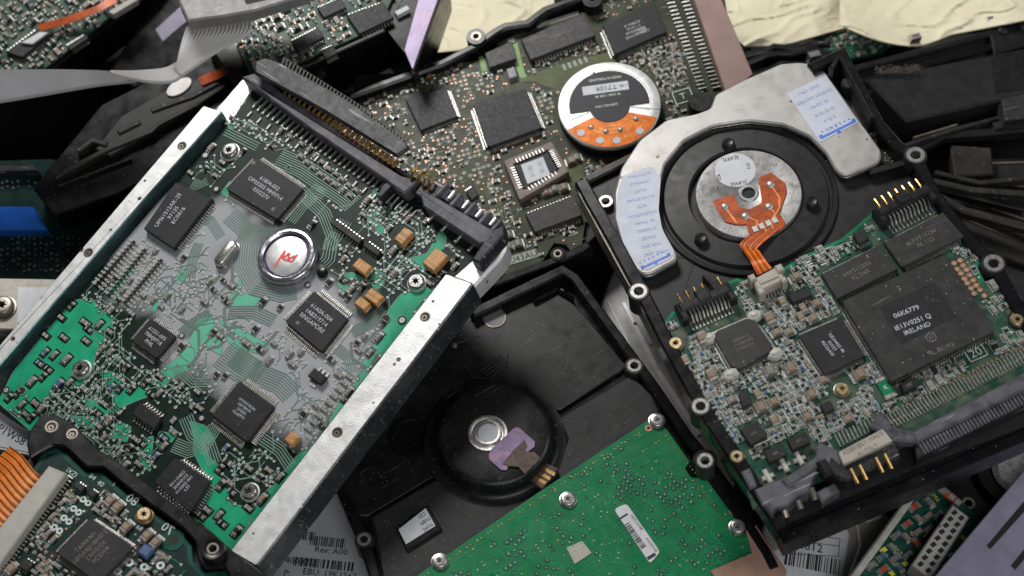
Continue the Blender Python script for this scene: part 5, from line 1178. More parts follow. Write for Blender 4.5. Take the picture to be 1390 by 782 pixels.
Cc.build('lettering', b, lb)
b = MB(); b.prism(arc(.97, 207, 333, 30)+arc(.42, 325, 215, 16), z-.01, z+.02, 'flex_bright'); fx_ = Cc.build('flex_circuit', b, mt); b = MB()
for R, a0, a1 in ((.66, 225, 300), (.58, 240, 310), (.80, 280, 322), (.5, 250, 320)): b.strip(arc(R, a0, a1, 14), .06, z+.024+R*.004, 'flex_trace')
for an in (285, 292, 299): b.strip([rot(.5*math.cos(math.radians(an)), .5*math.sin(math.radians(an))), rot(.9*math.cos(math.radians(an-4)), .9*math.sin(math.radians(an-4)))], .05, z+.03, 'flex_bright')
Cc.build('flex_track', b, fx_)
for an, R, rr in ((228, .62, .1), (256, .62, .1), (282, .62, .1), (318, .62, .1)): q = rot(R*math.cos(math.radians(an)), R*math.sin(math.radians(an))); b = MB(); b.lathe(q[0], q[1], [(rr, z+.02), (rr*.8, z+.06), (rr*.3, z+.08)], 'solder', 18); Cc.build('solder_joint', b, fx_, 60)
for an, R, rr in ((222, .84, .13), (250, .84, .13), (272, .84, .13), (305, .86, .13)): q = rot(R*math.cos(math.radians(an)), R*math.sin(math.radians(an))); b = MB(); b.disc(q[0], q[1], rr, z+.036, 'paper', 24); Cc.build('contact_pad', b, fx_)
b = MB()
for a0 in (196, 344): b.strip([rot(.42*math.cos(math.radians(a0)), .42*math.sin(math.radians(a0))), rot(.98*math.cos(math.radians(a0)), .98*math.sin(math.radians(a0)))], .02, z+.004, 'dark_hole')
Cc.build('motor_seam', b, mt)
occ.c.append((c[0], c[1], r*1.08))
# pours, pads, text
b = MB()
for q, m in (([(694, 62), (702, 58), (712, 98), (718, 108), (706, 106), (700, 90)], 'pour_lime'), ([(650, 78), (656, 76), (662, 96), (654, 98)], 'pour_lime'), ([(700, 110), (760, 88), (830, 70), (850, 80), (790, 100), (760, 124), (726, 112)], 'pour_olive'), ([(782, 202), (800, 260), (770, 250), (762, 220)], 'pour_olive'), ([(728, 34), (785, 15), (786, 20), (730, 39)], 'grey_beige')):
    pl = Cc.P(q); b.prism(pl, .001, .012, m); occ.polys.append(pl)
Cc.build('copper_pour_group', b, bd)
for k in range(5): q = Cc.p(766+k*7.3, 92-k*2.6); b = MB(); b.box(q[0], q[1], .1, .26, .012, .03, 'silk_faint', aex+.1, .008); Cc.build('contact_pad', b, bd); occ.c.append((q[0], q[1], .14))
b = MB(); q = Cc.p(710, 349); b.quad(q[0], q[1], .95, .3, .02, 'silk_faint', aex); b.text('U43AU', q[0], q[1], .22, aex, .03, 'pcb_olive'); occ.c.append((q[0], q[1], .5))
for s_, (u, v), hh in (('70', (606, 84), .2), ('C4', (950, 128), .18), ('50', (694, 56), .18), ('CDAL', (893, 66), .12), ('03.06', (778, 318), .1), ('C8', (927, 74), .14), ('J10', (705, 285), .1), ('CR4', (716, 335), .1)): q = Cc.p(u, v); b.text(s_, q[0], q[1], hh, aex, .03, 'silk')
q = Cc.p(927, 131); silkbox(b, q[0], q[1], .62, .5, aex, .03); b.text('T', q[0], q[1], .24, aex, .031, 'silk'); occ.c.append((q[0], q[1], .4))
b.strip(Cc.P([(925, 60), (945, 112), (955, 132)]), .025, .03, 'silk'); Cc.build('silkscreen', b, bd)
for (u, v) in ((675, 368), (580, 95)): screw(Cc, u, v, 8, 'tarnished', washer='copper', h=.22)
# pin columns of the edge connector
for off, n in ((0, 26), (15, 26)):
    b = MB()
    for k in range(n):
        t = k/(n-1); q = Cc.p(905+off*1.3+t*48, -10-off*.1+t*132); b.box(q[0], q[1], .3, .06, .02, .12, 'tin', aex-.1, .02)
    Cc.build('contact_finger_row', b, bd)
occ.polys.append(Cc.P([(895, -20), (945, -20), (985, 130), (945, 140)]))
b = MB(); b.prism(Cc.P([(938, -12), (975, -12), (1022, 100), (1010, 112), (985, 125)], .35), -.6, .35, 'tape', .03); Cc.build('connector_strip', b)
c2 = Cc.p(951, 138, .55); b = MB(); b.lathe(c2[0], c2[1], [(.42, .0), (.42, .5), (.38, .56)], 'black_plastic', 40); Cc.build('rubber_pad', b, sharp=40)
for (u, v) in ((690, 320), (690, 336), (703, 332), (741, 262), (752, 258), (765, 256), (775, 220), (782, 216)):
    q = Cc.p(u, v); occ.put(q[0], q[1], .2); smd(Cc, rnd.choice(('cap_tan', 'cap_grey')), .3, .24, .18, q[0], q[1], aex, bd, LM, ex)
inn = offset(bp, .1)
for (u, v, n, s_) in ((625, 112, 34, 22), (610, 205, 26, 25), (655, 215, 20, 20), (740, 140, 22, 14), (640, 95, 16, 24), (700, 235, 8, 8), (585, 190, 14, 18), (645, 240, 14, 20)):
    for _ in range(n):
        q = Cc.p(rnd.gauss(u, s_), rnd.gauss(v, s_*.6)); q = (round(q[0]/.17)*.17, round(q[1]/.17)*.17)
        if inside(q, inn) and occ.free(q[0], q[1], .05): occ.put(q[0], q[1], .075); vi.ann(q[0], q[1], .055, .078, .02, 'silk_faint', 12); vi.disc(q[0], q[1], .03, .02, rnd.choice(('tarnished', 'copper_pad')), 8)
rgt = Cc.P([(850, 60), (915, 50), (945, 130), (905, 140), (885, 95)])
scatter(Cc, occ, rgt, 70, [(.2, .12, .09), (.16, .1, .08)], ['cap_tan', 'cap_grey', 'res_black'], bd, LM, ex, (aex, aey), sk, 'silk_faint', 0, .5)
scatter(Cc, occ, inn, 260, [(.2, .12, .09), (.16, .1, .08), (.18, .1, .08)], ['cap_tan', 'cap_grey', 'res_black', 'cap_grey'], bd, LM, ex, (aex, aey), sk, 'silk_faint', 0, .3)
x0, x1, y0, y1 = bbox(inn)
for _ in range(3800):
    x, y = rnd.uniform(x0, x1), rnd.uniform(y0, y1)
    if inside((x, y), inn) and occ.free(x, y, .02):
        t = rnd.random()
        if t < .5: vi.disc(x, y, rnd.uniform(.02, .038), .02+rnd.random()*.004, rnd.choice(('copper_pad', 'copper_pad', 'tarnished')), 8)
        elif t < .7: sk.quad(x, y, rnd.uniform(.06, .22), .016, .03+rnd.random()*.004, 'silk_faint', rnd.choice((aex, aey)))
        else: tr.quad(x, y, rnd.uniform(.1, .5), .022, .012+rnd.random()*.004, 'trace_olive', rnd.choice((aex, aey, aex+.785)))
for P, n in (([(560, 240), (600, 232), (640, 248)], 5), ([(640, 270), (660, 250), (672, 270), (676, 300)], 6), ([(740, 110), (770, 104), (800, 84)], 6), ([(790, 300), (800, 270), (780, 240)], 5)): bundle(tr, Cc.P(P), n, .07, .025, 'trace_olive')
Cc.build('track_pattern', tr, bd); Cc.build('solder_vias', vi, bd); Cc.build('silkscreen_outlines', sk, bd); Cc.build('small_components', ex, bd, kind='stuff')

# ================================================================== drive lying behind with violet film on its end
def rough_board(F, px, m, n, parent=None, chips=(), seed=0, sk=True, kinds=('cap_tan', 'cap_grey', 'res_black'), zc=.2, sc=1.0, lm=None, dots=400):
    bp = F.P(px); b = MB(); b.prism(bp, -.15, 0, m, .01); bd = F.build('circuit_board', b); oc = Occ([offset(F.P(q), -.1) for q in chips]); ex = MB(); vi = MB(); L = lm or limits(capacitor=40, resistor=40, blue_capacitor=20)
    for q in chips: chip(F, q, (10, 0, 10, 0), zc, .12)
    inn = offset(bp, .08); scatter(F, oc, inn, n, [(.2*sc, .12*sc, .1), (.28*sc, .18*sc, .14), (.18*sc, .1*sc, .09)], list(kinds), bd, L, ex, (0, math.pi/2))
    x0, x1, y0, y1 = bbox(inn)
    for _ in range(dots):
        x, y = rnd.uniform(x0, x1), rnd.uniform(y0, y1)
        if inside((x, y), inn) and oc.free(x, y, .02): vi.lathe(x, y, [(.04, .01), (.03, .03)], rnd.choice(('tarnished', 'solder', 'copper_pad')), 8)
    F.build('solder_vias', vi, bd); F.build('small_components', ex, bd, kind='stuff'); return bd
Fd = Frame('hard_drive', 'black hard drive lying behind the pile with violet film on its end', 'hard drive', (450, 60), 6.1, 0, -0.14, (123, -56), 2.6, 'hard drives heaped in the pile')
b = MB(); b.prism(Fd.P([(330, 128), (523, 40), (548, 72), (562, 92), (586, 30), (610, -40), (300, -60), (280, 60)], -.12), -2.6, -.16, 'black_gloss', .08)
b.wall(Fd.P([(330, 126), (522, 40)], .12), .16, -.4, .12, 'black_gloss', .04); Fd.build('casing', b)
rough_board(Fd, [(345, 112), (515, 36), (545, -30), (330, -40), (320, 60)], 'pcb_ibm', 250, None, ([(470, 20), (520, 2), (534, 24), (488, 46)], [(395, 55), (432, 36), (440, 50), (404, 68)], [(435, 68), (452, 60), (458, 72), (442, 80)], [(430, 10), (462, -4), (470, 10), (440, 24)]), sk=False)
b = MB(); b.prism(Fd.P([(549, 68), (560, 94), (594, 0), (606, -30), (576, -30)], .1), .06, .1, 'violet_film', .01); b.prism(Fd.P([(551, 70), (562, 97), (598, 0), (610, -30), (580, -30)], .04), -.6, .04, 'black_gloss', .03); Fd.build('violet_film', b)
b = MB(); b.prism(Fd.P([(524, 40), (549, 72), (577, -30), (560, -30)], -.05), -.4, -.1, 'black_gloss', .03); Fd.build('end_shield', b)
b = MB(); b.wall(Fd.P([(474, 142), (520, 118), (561, 97), (580, 60)], -1.9), .1, -2.4, -1.9, 'dark_rail', .03); Fd.build('base_edge', b)
c = Fd.p(437, 103, -.2); b = MB(); P0 = Fd.P([(437, 103)], -.9)[0]
sd = Fd.P([(330, 128), (523, 40)], -1.0); dx, dy = sd[1][0]-sd[0][0], sd[1][1]-sd[0][1]; l = math.hypot(dx, dy); nx, ny = dy/l, -dx/l
q = Fd.p(437, 103, -.75); b.tube([(q[0]-nx*.6, q[1]-ny*.6, -.75), (q[0]+nx*.03, q[1]+ny*.03, -.75)], .16, 'steel', 20); Fd.build('screw', b)
b = MB(); b.box(*Fd.p(546, 14, .1), .2, .5, -.1, .1, 'paper', Fd.ang(546, 14, 14, 20), .02); Fd.build('paper_tag', b)

# ================================================================== black drives at the left
Gd = Frame('hard_drive', 'black hard drive in shadow with small silver oval sticker and orange flex tail', 'hard drive', (200, 180), 4.4, 0.0, -0.22, (100, -60), 2.2, 'hard drives heaped in the pile')
b = MB(); b.prism(rounded(Gd.P([(43, 254), (136, 140), (215, 100), (330, 60), (420, 60), (420, 120), (300, 190), (160, 262), (72, 290)]), .1, 2), -2.2, -.1, 'black_gloss', .06)
b.prism(Gd.P([(130, 205), (165, 160), (225, 125), (300, 100), (310, 120), (240, 165), (150, 215)]), -.1, .15, 'black_cast', .05); Gd.build('casing', b)
b = MB()
for p in ([(74, 240), (140, 205), (205, 178), (216, 168), (270, 140)], [(105, 205), (125, 190), (145, 196)], [(160, 180), (190, 165)], [(205, 150), (262, 130), (300, 110)]): b.wall(Gd.P(p, .2), .18, -.1, .22, 'black_dusty', .04)
Gd.build('casing_rib', b)
c = Gd.p(243, 118, .2); r = Gd.r(243, 118, 17, .2); a = Gd.ang(243, 118, 20, -13); b = MB()
b.prism([(c[0]+math.cos(t)*r*1.15*math.cos(a)-math.sin(t)*r*.62*math.sin(a), c[1]+math.cos(t)*r*1.15*math.sin(a)+math.sin(t)*r*.62*math.cos(a)) for t in [2*math.pi*k/36 for k in range(36)]], .14, .22, 'plate', .02); Gd.build('oval_sticker', b)
band(Gd, [(268, 106), (290, 96), (306, 93), (326, 92), (340, 100)], [(274, 116), (294, 108), (310, 100), (324, 101), (334, 110)], [.2, .3, .5, .5, .3], 'flex', 'flex_tail', None)
b = MB(); q = Gd.p(92, 262, -.4); b.wall([Gd.p(78, 252, .02), Gd.p(178, 215, .02)], .06, -.12, .03, 'black_dusty', .02); Gd.build('edge_lip', b)
Hd = Frame('hard_drive', 'blurred hard drive in the top left corner, board up beside grey ribbon cable', 'hard drive', (90, 45), 4.0, 0.15, -0.25, (120, -93), 2.4, 'hard drives heaped in the pile')
b = MB(); b.prism(Hd.P([(-60, 110), (66, 97), (130, 48), (210, -12), (260, -60), (-60, -60)], -.1), -2.4, -.16, 'black_gloss', .06); Hd.build('casing', b)
rough_board(Hd, [(-60, 105), (62, 92), (120, 46), (190, -10), (230, -50), (-60, -50)], 'pcb_ibm', 230, None, ([(8, 70), (52, 38), (70, 46), (30, 78)], [(90, 62), (116, 46), (120, 52), (96, 68)]))
b = MB(); b.prism(Hd.P([(28, 58), (54, 43), (66, 44), (44, 60)], .3), .2, .3, 'paper', .02); Hd.build('paper_label', b)
band(Hd, [(50, 34), (90, 22), (130, 8), (150, -6)], [(56, 42), (98, 30), (138, 14), (160, 2)], [.2, .4, .5, .4], 'flex', 'flex_tail', None)
b = MB(); b.prism(Hd.P([(146, 16), (182, -6), (188, 0), (154, 20)], .4), .05, .4, 'grey_beige', .03); Hd.build('flex_connector', b)
Hs = Frame('storage_box', 'black sheet metal box behind the ribbon cable with small violet paper tag', 'drive housing', (220, 60), 2.8, 0.0, -0.3, (100, -60), 3.0)
b = MB(); b.prism(Hs.P([(150, 92), (214, -10), (260, -50), (480, -50), (420, 40), (300, 100), (180, 120)]), -3, 0, 'black_gloss', .08); Hs.build('casing', b)
b = MB(); b.prism(Hs.P([(211, 40), (246, 8), (254, 28), (221, 56)], .02), .0, .02, 'violet_plastic'); Hs.build('paper_tag', b)
c = Hs.p(171, 34, .1)
# grey ribbon cable
Rb = Frame('ribbon_cable', 'grey flat ribbon cable folded under a grey connector', 'ribbon cable', (200, 90), 6.6, 0, 0, (1, 0), 0)
def ribbed(F, Lp, Rp, zs, n, name, m1='ribbon', par=None):
    Lp, Rp, zs = catmull(Lp), catmull(Rp), [z[0] for z in catmull([(z,) for z in zs])]; b = MB(); grid = []
    for l, r_, z_ in zip(Lp, Rp, zs):
        row_ = []
        for k in range(n*2+1):
            t = k/(n*2); q = F.p(l[0]+(r_[0]-l[0])*t, l[1]+(r_[1]-l[1])*t, z_); row_.append((q[0], q[1], z_+(.035 if k % 2 else -.03)))
        grid.append(row_)
    w_ = n*2+1; vs = [p for r_ in grid for p in r_]; k0 = len(vs); vs += [(x, y, z-.06) for x, y, z in vs]
    fs = [(i*w_+k, i*w_+k+1, (i+1)*w_+k+1, (i+1)*w_+k) for i in range(len(grid)-1) for k in range(w_-1)]
    fs += [tuple(k0+x for x in f[::-1]) for f in fs]
    for i in range(len(grid)-1):
        for k in (0, w_-1): fs.append((i*w_+k, (i+1)*w_+k, k0+(i+1)*w_+k, k0+i*w_+k))
    b.add(vs, fs, m1); return F.build(name, b, par, 8)
ribbed(Rb, [(342, 27), (338, 45), (300, 66), (262, 92), (246, 103)], [(253, 36), (248, 50), (243, 68), (239, 86), (236, 92)], [.5, .5, .45, .35, .25], 17, 'cable_band')
ribbed(Rb, [(246, 104), (232, 111), (205, 111), (175, 106), (150, 99)], [(239, 84), (226, 91), (208, 94), (180, 96), (150, 96)], [.2, .15, .3, .5, .8], 12, 'cable_fold')
ribbed(Rb, [(185, 110), (130, 116), (60, 128), (0, 138), (-80, 150)], [(155, 97), (110, 95), (60, 94), (0, 94), (-80, 94)], [.25, .3, .3, .3, .3], 17, 'cable_band', 'ribbon_dark')
b = MB(); b.prism(Rb.P([(240, -20), (243, 2), (255, 28), (300, 22), (346, 14), (420, -8), (400, -30)], 1.5), 1.05, 1.5, 'grey_connector', .06); b.wall(Rb.P([(330, -10), (420, -30)], 1.7), .5, 1.3, 1.7, 'grey_connector', .05); Rb.build('connector', b)
# boards stacked at left edge
Ib = Frame('circuit_board', 'dark green board edge with rows of solder joints and a blue connector', 'circuit board', (80, 330), 2.2, 0, -.3, (1, 0), 0.15)
b = MB(); b.prism(Ib.P([(-60, 220), (70, 216), (300, 280), (260, 376), (60, 380), (-60, 378)]), -.15, 0, 'pcb_dark_green', .01); Ib.build('board', b)
b = MB()
for r_ in range(9):
    for k in range(34):
        q = Ib.p(-20+k*7.5+rnd.uniform(-1, 1), (246 if r_ < 2 else 322)+(r_ % 7 if r_ > 1 else r_)*7.5+(k % 2)*2)
        if rnd.random() < .75: rr = rnd.uniform(.03, .06); b.lathe(q[0], q[1], [(rr, .01), (rr*.7, .05), (rr*.2, .1)], 'solder', 8)
Ib.build('solder_joints', b)
b = MB(); b.prism(Ib.P([(-60, 280), (44, 280), (64, 312), (-60, 314)], .7), .02, .7, 'blue_plastic', .05); Ib.build('blue_connector', b)
b = MB(); b.prism(Ib.P([(-60, 224), (46, 224), (52, 232), (-60, 236)], .4), .02, .4, 'dark_grey_plastic', .05); Ib.build('edge_connector', b)
Ip = Frame('metal_bracket', 'grey metal bracket with a dull brass screw at the left edge', 'bracket', (30, 410), 4.6, 0, 0, (1, 0), 0.5)
b = MB(); b.prism(rounded(Ip.P([(-60, 376), (60, 378), (130, 380), (90, 450), (-60, 446)]), .1, 2), -.5, 0, 'beige', .05); b.prism(Ip.P([(24, 390), (90, 390), (60, 440), (24, 438)], .02), -.01, .02, 'paper'); Ip.build('plate', b)
screw(Ip, 2, 413, 18, 'tarnished', washer='tarnished', h=.25, z0=0)
b = MB(); b.wall(Ip.P([(-40, 440), (20, 446), (60, 430)], -.2), .5, -.5, -.25, 'beige', .03); Ip.build('lower_flange', b)

# ================================================================== silver labelled drives under the pile
def plain(F, px, z0, m, name='casing', bev=.08, r=.25): b = MB(); b.prism(rounded(F.P(px), r, 3), z0, 0, m, bev); return F.build(name, b)
S1 = Frame('hard_drive', 'silver label side of a drive with barcodes, peeking out under the black cover', 'hard drive', (430, 740), 3.4, 0, 0, (50, 6), 2.2, 'hard drives heaped in the pile')
plain(S1, [(330, 700), (400, 640), (462, 640), (482, 700), (512, 800), (480, 860), (300, 860)], -2.2, 'label_silver')
b = MB(); a = S1.ang(430, 740, 50, 5)
for s_, (u, v), hh in (('Rev: A00', (450, 748), .19), ('237400-001', (398, 761), .2), ('EBU: 19K1562', (448, 779), .19)): q = S1.p(u, v); b.text(s_, q[0], q[1], hh, a, .014, 'ink_black')
for (u, v, L, h_, s_) in ((400, 726, 1.3, .28, 1), (446, 736, 1.1, .3, 2), (440, 766, 1.8, .28, 3)): q = S1.p(u, v); barcode(b, q[0], q[1], L, h_, a, .012, n=44, seed=s_)
q = S1.p(390, 778); b.text('P:', q[0], q[1], .19, a, .014, 'ink_black'); S1.build('printed_label', b)
S2 = Frame('hard_drive', 'bare silver drive side wedged between the black cover and the crescent plate drive', 'hard drive', (890, 480), 2.6, 0.0, 0.0, (100, 170), 2.2, 'hard drives heaped in the pile')
plain(S2, [(835, 360), (808, 430), (900, 600), (1000, 660), (960, 560), (880, 400)], -2.2, 'plate')
b = MB(); b.wall(S2.P([(846, 410), (892, 500), (950, 590)], .06), .18, -.05, .07, 'aluminium', .03); b.wall(S2.P([(826, 410), (880, 520)], .05), .08, -.05, .05, 'aluminium', .02); S2.build('pressed_rib', b)
S3 = Frame('hard_drive', 'silver drive with white label numbered 654812 and large barcode', 'hard drive', (1110, 750), 3.0, 0, 0, (52, -18), 2.2, 'hard drives heaped in the pile')
plain(S3, [(1040, 700), (1150, 670), (1200, 690), (1215, 720), (1190, 800), (1150, 860), (1000, 840)], -2.2, 'plate')
b = MB(); b.prism(rounded(S3.P([(1040, 752), (1128, 716), (1140, 708), (1153, 724), (1142, 790), (1120, 830), (1020, 820)], .02), .08, 2), -.02, .02, 'paper'); lb = S3.build('paper_label', b); a = S3.ang(1110, 750, 60, 12); b = MB()
q = S3.p(1092, 741); b.text('654812', q[0], q[1], .26, a, .034, 'ink_black'); q = S3.p(1104, 764); barcode(b, q[0], q[1], 1.7, .5, a, .032, n=40, seed=9)
for pth in ([(1070, 752), (1138, 756), (1140, 732), (1080, 724)], [(1075, 734), (1140, 742)]): b.strip(S3.P(pth), .02, .03, 'ink_black')
S3.build('lettering', b, lb)
b = MB(); b.wall(S3.P([(1150, 700), (1164, 712), (1168, 740), (1150, 790)], .08), .08, -.05, .09, 'aluminium', .03); b.wall(S3.P([(1140, 690), (1180, 706), (1196, 700)], .08), .08, -.05, .09, 'aluminium', .03); S3.build('pressed_rib', b)
# small board with yellow print
J = Frame('circuit_board', 'small green board with yellow printing and a grey socket strip', 'circuit board', (1250, 720), 3.9, 0, 0, (54, 62), .2)
jp = [(1150, 800), (1258, 652), (1268, 646), (1330, 702), (1290, 782), (1260, 830), (1160, 830)]
bp = J.P(jp); b = MB(); b.prism(bp, -.2, 0, 'pour_dark_green', .01); bd = J.build('board', b)
b = MB(); b.wall(J.P([(1146, 800), (1200, 726), (1256, 648), (1264, 640)], .3), .22, -.6, .3, 'glue', .06); J.build('cream_edge', b)
occ = Occ([J.P([(1235, 768), (1295, 680), (1320, 701), (1262, 800)])]); ex = MB(); LM = limits(capacitor=60, resistor=60, diode=30); a = J.ang(1250, 720, 54, 62)
for (u, v, k) in ((1284, 668, 'cap_grey'), (1292, 675, 'body_red')):
    q = J.p(u, v, .2); d = J.ang(u, v, 10, 8); b = MB(); b.tube([(q[0]-math.cos(d)*.2, q[1]-math.sin(d)*.2, .15), (q[0]+math.cos(d)*.2, q[1]+math.sin(d)*.2, .15)], .12, k, 12); b.tube([(q[0]+math.cos(d)*.15, q[1]+math.sin(d)*.15, .15), (q[0]+math.cos(d)*.32, q[1]+math.sin(d)*.32, .15)], .13, 'solder', 12); J.build('diode', b); occ.c.append((q[0], q[1], .3))
scatter(J, occ, offset(bp, .1), 90, [(.3, .18, .16), (.26, .16, .14)], ['cap_grey', 'cap_violet', 'body_red', 'cap_tan', 'cap_blue', 'cap_grey'], bd, LM, ex, (a, a+math.pi/2, a+math.pi/2)); b = MB()
for _ in range(140):
    q = J.p(rnd.uniform(1160, 1310), rnd.uniform(655, 790))
    if inside(q, offset(bp, .12)) and occ.free(q[0], q[1], .08): occ.put(q[0], q[1], .1); b.quad(q[0], q[1], rnd.choice((.16, .22)), rnd.choice((.04, .12, .14)), .02+rnd.random()*.004, 'silk_yellow', rnd.choice((a, a+math.pi/2)))
for s_, (u, v) in (('CM4', (1268, 674)), ('C9', (1240, 726)), ('R17', (1218, 748))): q = J.p(u, v); b.text(s_, q[0], q[1], .14, a, .03, 'silk_yellow')
J.build('silkscreen', b, bd); J.build('small_components', ex, bd, kind='stuff')
b = MB(); z = .7; sq = J.P([(1237, 766), (1293, 684), (1316, 702), (1264, 788)], z); b.prism(sq, .02, z, 'plate', .04); o = J.build('socket_strip', b); b = MB()
for i in range(2):
    for k in range(9):
        p = lerp(lerp(sq[0], sq[3], .3+.4*i), lerp(sq[1], sq[2], .3+.4*i), .08+.84*k/8); b.quad(p[0], p[1], .13, .17, z+.004, 'dark_hole', a)
J.build('socket_hole_grid', b, o)
# violet plate
K = Frame('metal_bracket', 'violet grey slotted metal plate in the lower right corner', 'bracket', (1350, 730), 5.2, 0, 0, (118, -150), .3)
b = MB(); b.prism(K.P([(1262, 790), (1395, 632), (1480, 530), (1520, 700), (1400, 880), (1260, 880)]), -.25, 0, 'violet_plastic', .03); kp = K.build('plate', b)
for q in ([(1339, 741), (1344, 746), (1400, 684), (1394, 676)], [(1372, 768), (1378, 774), (1420, 724), (1414, 716)]): b = MB(); b.sheet(K.P(q), .005, 'dark_hole'); K.build('slot', b, kp)
L_ = Frame('hard_drive', 'black drive with round polished platter cover, half hidden in the lower right', 'hard drive', (1330, 660), 2.6, 0, 0, (1, -.4), 2.4, 'hard drives heaped in the pile')
plain(L_, [(1230, 640), (1300, 600), (1480, 540), (1520, 700), (1400, 800), (1240, 720)], -2.4, 'black_gloss')
c = L_.p(1384, 640, .1); r = L_.r(1384, 640, 62); b = MB(); b.lathe(c[0], c[1], [(r, 0), (r, .2), (r*.96, .26), (r*.72, .26), (r*.70, .2), (r*.66, .2)], 'black_gloss', 64); b.lathe(c[0], c[1], [(r*.66, .2), (r*.64, .28), (r*.5, .3), (r*.48, .24), (r*.2, .24)], 'steel', 64); L_.build('platter_cover', b, sharp=40)
boss(L_, 1315, 683, 9, .3, 'tarnished', None, .3, 1.3)

# ================================================================== upper right: bags, casings, loose boards
def sheet(F, px0, px1, nx, ny, fz, m, name, cut=None):
    b = MB(); vs = []; fs = []
    for j in range(ny+1):
        for i in range(nx+1):
            u = px0[0]+(px1[0]-px0[0])*i/nx; v = px0[1]+(px1[1]-px0[1])*j/ny; u2, v2 = cut(u, v) if cut else (u, v); z = fz(u2, v2); q = F.p(u2, v2, z); vs.append((q[0], q[1], z))
    k0 = len(vs); vs += [(x, y, z-.05) for x, y, z in vs]; w_ = nx+1
    fs = [(j*w_+i, (j+1)*w_+i, (j+1)*w_+i+1, j*w_+i+1) for j in range(ny) for i in range(nx)]; fs += [tuple(k0+x for x in f[::-1]) for f in fs]
    b.add(vs, fs, m); return F.build(name, b, None, 70)
from mathutils import noise as mn
def crumple(s, seed, amp):
    def f(u, v):
        w1 = mn.noise(Vector((u*.012, v*.02, seed+3)))*30
        a = mn.noise(Vector(((u+w1)*s, (v+w1)*s*1.5, seed)))*1.3
        r1 = .3*max(0, .10-abs(mn.noise(Vector(((u+w1)*.013, (v-w1)*.030, seed+9)))))*3.2
        r2 = .25*max(0, .06-abs(mn.noise(Vector(((u-w1)*.035, (v+w1*.5)*.05, seed+14)))))*2.2
        return amp*(a+r1+r2)
    return f
for nm, lb_, a0, p0, p1, z, cut, sd in (
    ('plastic_bag', 'crumpled pale yellow plastic bag behind the olive board drive', (650, 20), (556, -40), (752, 74), 1.8, lambda u, v: (u, v if v < 40 else 40+(v-40)*(1-.5*(u-560)/190)), 2),
    ('plastic_bag', 'pale yellow plastic bag with torn silvery edge right of the brown strip', (1060, 20), (972, -50), (1172, 62), 2.6, lambda u, v: (u, v if v < 0 else v*(1-.5*max(0, (u-1060)/110))), 5),
    ('plastic_bag', 'pale yellow plastic bag drawn over the long black housing, top right', (1250, 20), (1140, -60), (1420, 62), 3.2, lambda u, v: (u, v if v < 0 else v*(.35+.65*math.sin(max(0, min(1, (u-1140)/150))*math.pi*.6+.3))*(1 if u < 1250 else 1-.6*(u-1250)/170)), 8)):
    Fb = Frame(nm, lb_, 'plastic bag', a0, z, 0, 0, (1, 0), 0, 'pale yellow plastic bags'); sheet(Fb, p0, p1, 110, 60, crumple(.007, sd, .9), 'yellow_plastic', 'film', cut)
Gb = Frame('circuit_board', 'small green board scrap showing between the two right hand plastic bags', 'circuit board', (1160, 50), 2.4, 0, 0, (70, -20), .15)
rough_board(Gb, [(1085, 75), (1120, 34), (1165, 22), (1230, 40), (1200, 70), (1120, 86)], 'pcb_back', 50, dots=60)
N1 = Frame('drive_housing', 'long black housing with rounded studs and small metal clips along its upper edge', 'drive housing', (1270, 80), 3.0, 0, -.05, (240, -75), 2.6)
b = MB(); b.prism(rounded(N1.P([(1140, 100), (1270, 56), (1480, -6), (1500, 40), (1340, 84), (1180, 128), (1150, 130)]), .08, 2), -2.6, 0, 'black_plastic', .06)
b.wall(N1.P([(1160, 92), (1350, 42)], .3), .25, -.1, .3, 'black_plastic', .05); b.wall(N1.P([(1170, 112), (1350, 62)], .22), .2, -.1, .22, 'black_gloss', .05)
b.prism(N1.P([(1342, 34), (1420, 10), (1430, 50), (1350, 74)], .3), -.1, .3, 'black_plastic', .05); N1.build('casing', b)
for (u, v) in ((1361, 42), (1386, 36)): q = N1.p(u, v, .3); b = MB(); b.lathe(q[0], q[1], [(.2, .28), (.17, .38), (.08, .42)], 'black_plastic', 24); N1.build('stud', b)
for (u, v) in ((1243, 48), (1346, 24), (1106, 72)): q = N1.p(u, v, .4); b = MB(); b.box(q[0], q[1], .42, .22, -.1, .42, 'tin', N1.ang(u, v, 20, -5), .06); N1.build('metal_clip', b)
N2 = Frame('drive_housing', 'broad black casing with a grey tab at its end, in the upper right corner', 'drive housing', (1280, 130), 3.3, 0, -.08, (160, -40), 2.4)
b = MB(); b.prism(rounded(N2.P([(1175, 106), (1345, 74), (1460, 52), (1480, 130), (1350, 138), (1230, 165)]), .08, 2), -2.4, 0, 'black_cast', .08); N2.build('casing', b)
b = MB(); b.prism(N2.P([(1344, 76), (1460, 54), (1470, 110), (1352, 126)], .02), -.01, .02, 'black_plastic'); N2.build('end_panel', b)
b = MB(); b.prism(N2.P([(1360, 134), (1420, 122), (1430, 156), (1364, 164)], .3), -1, .3, 'chip_worn', .03); N2.build('grey_tab', b)
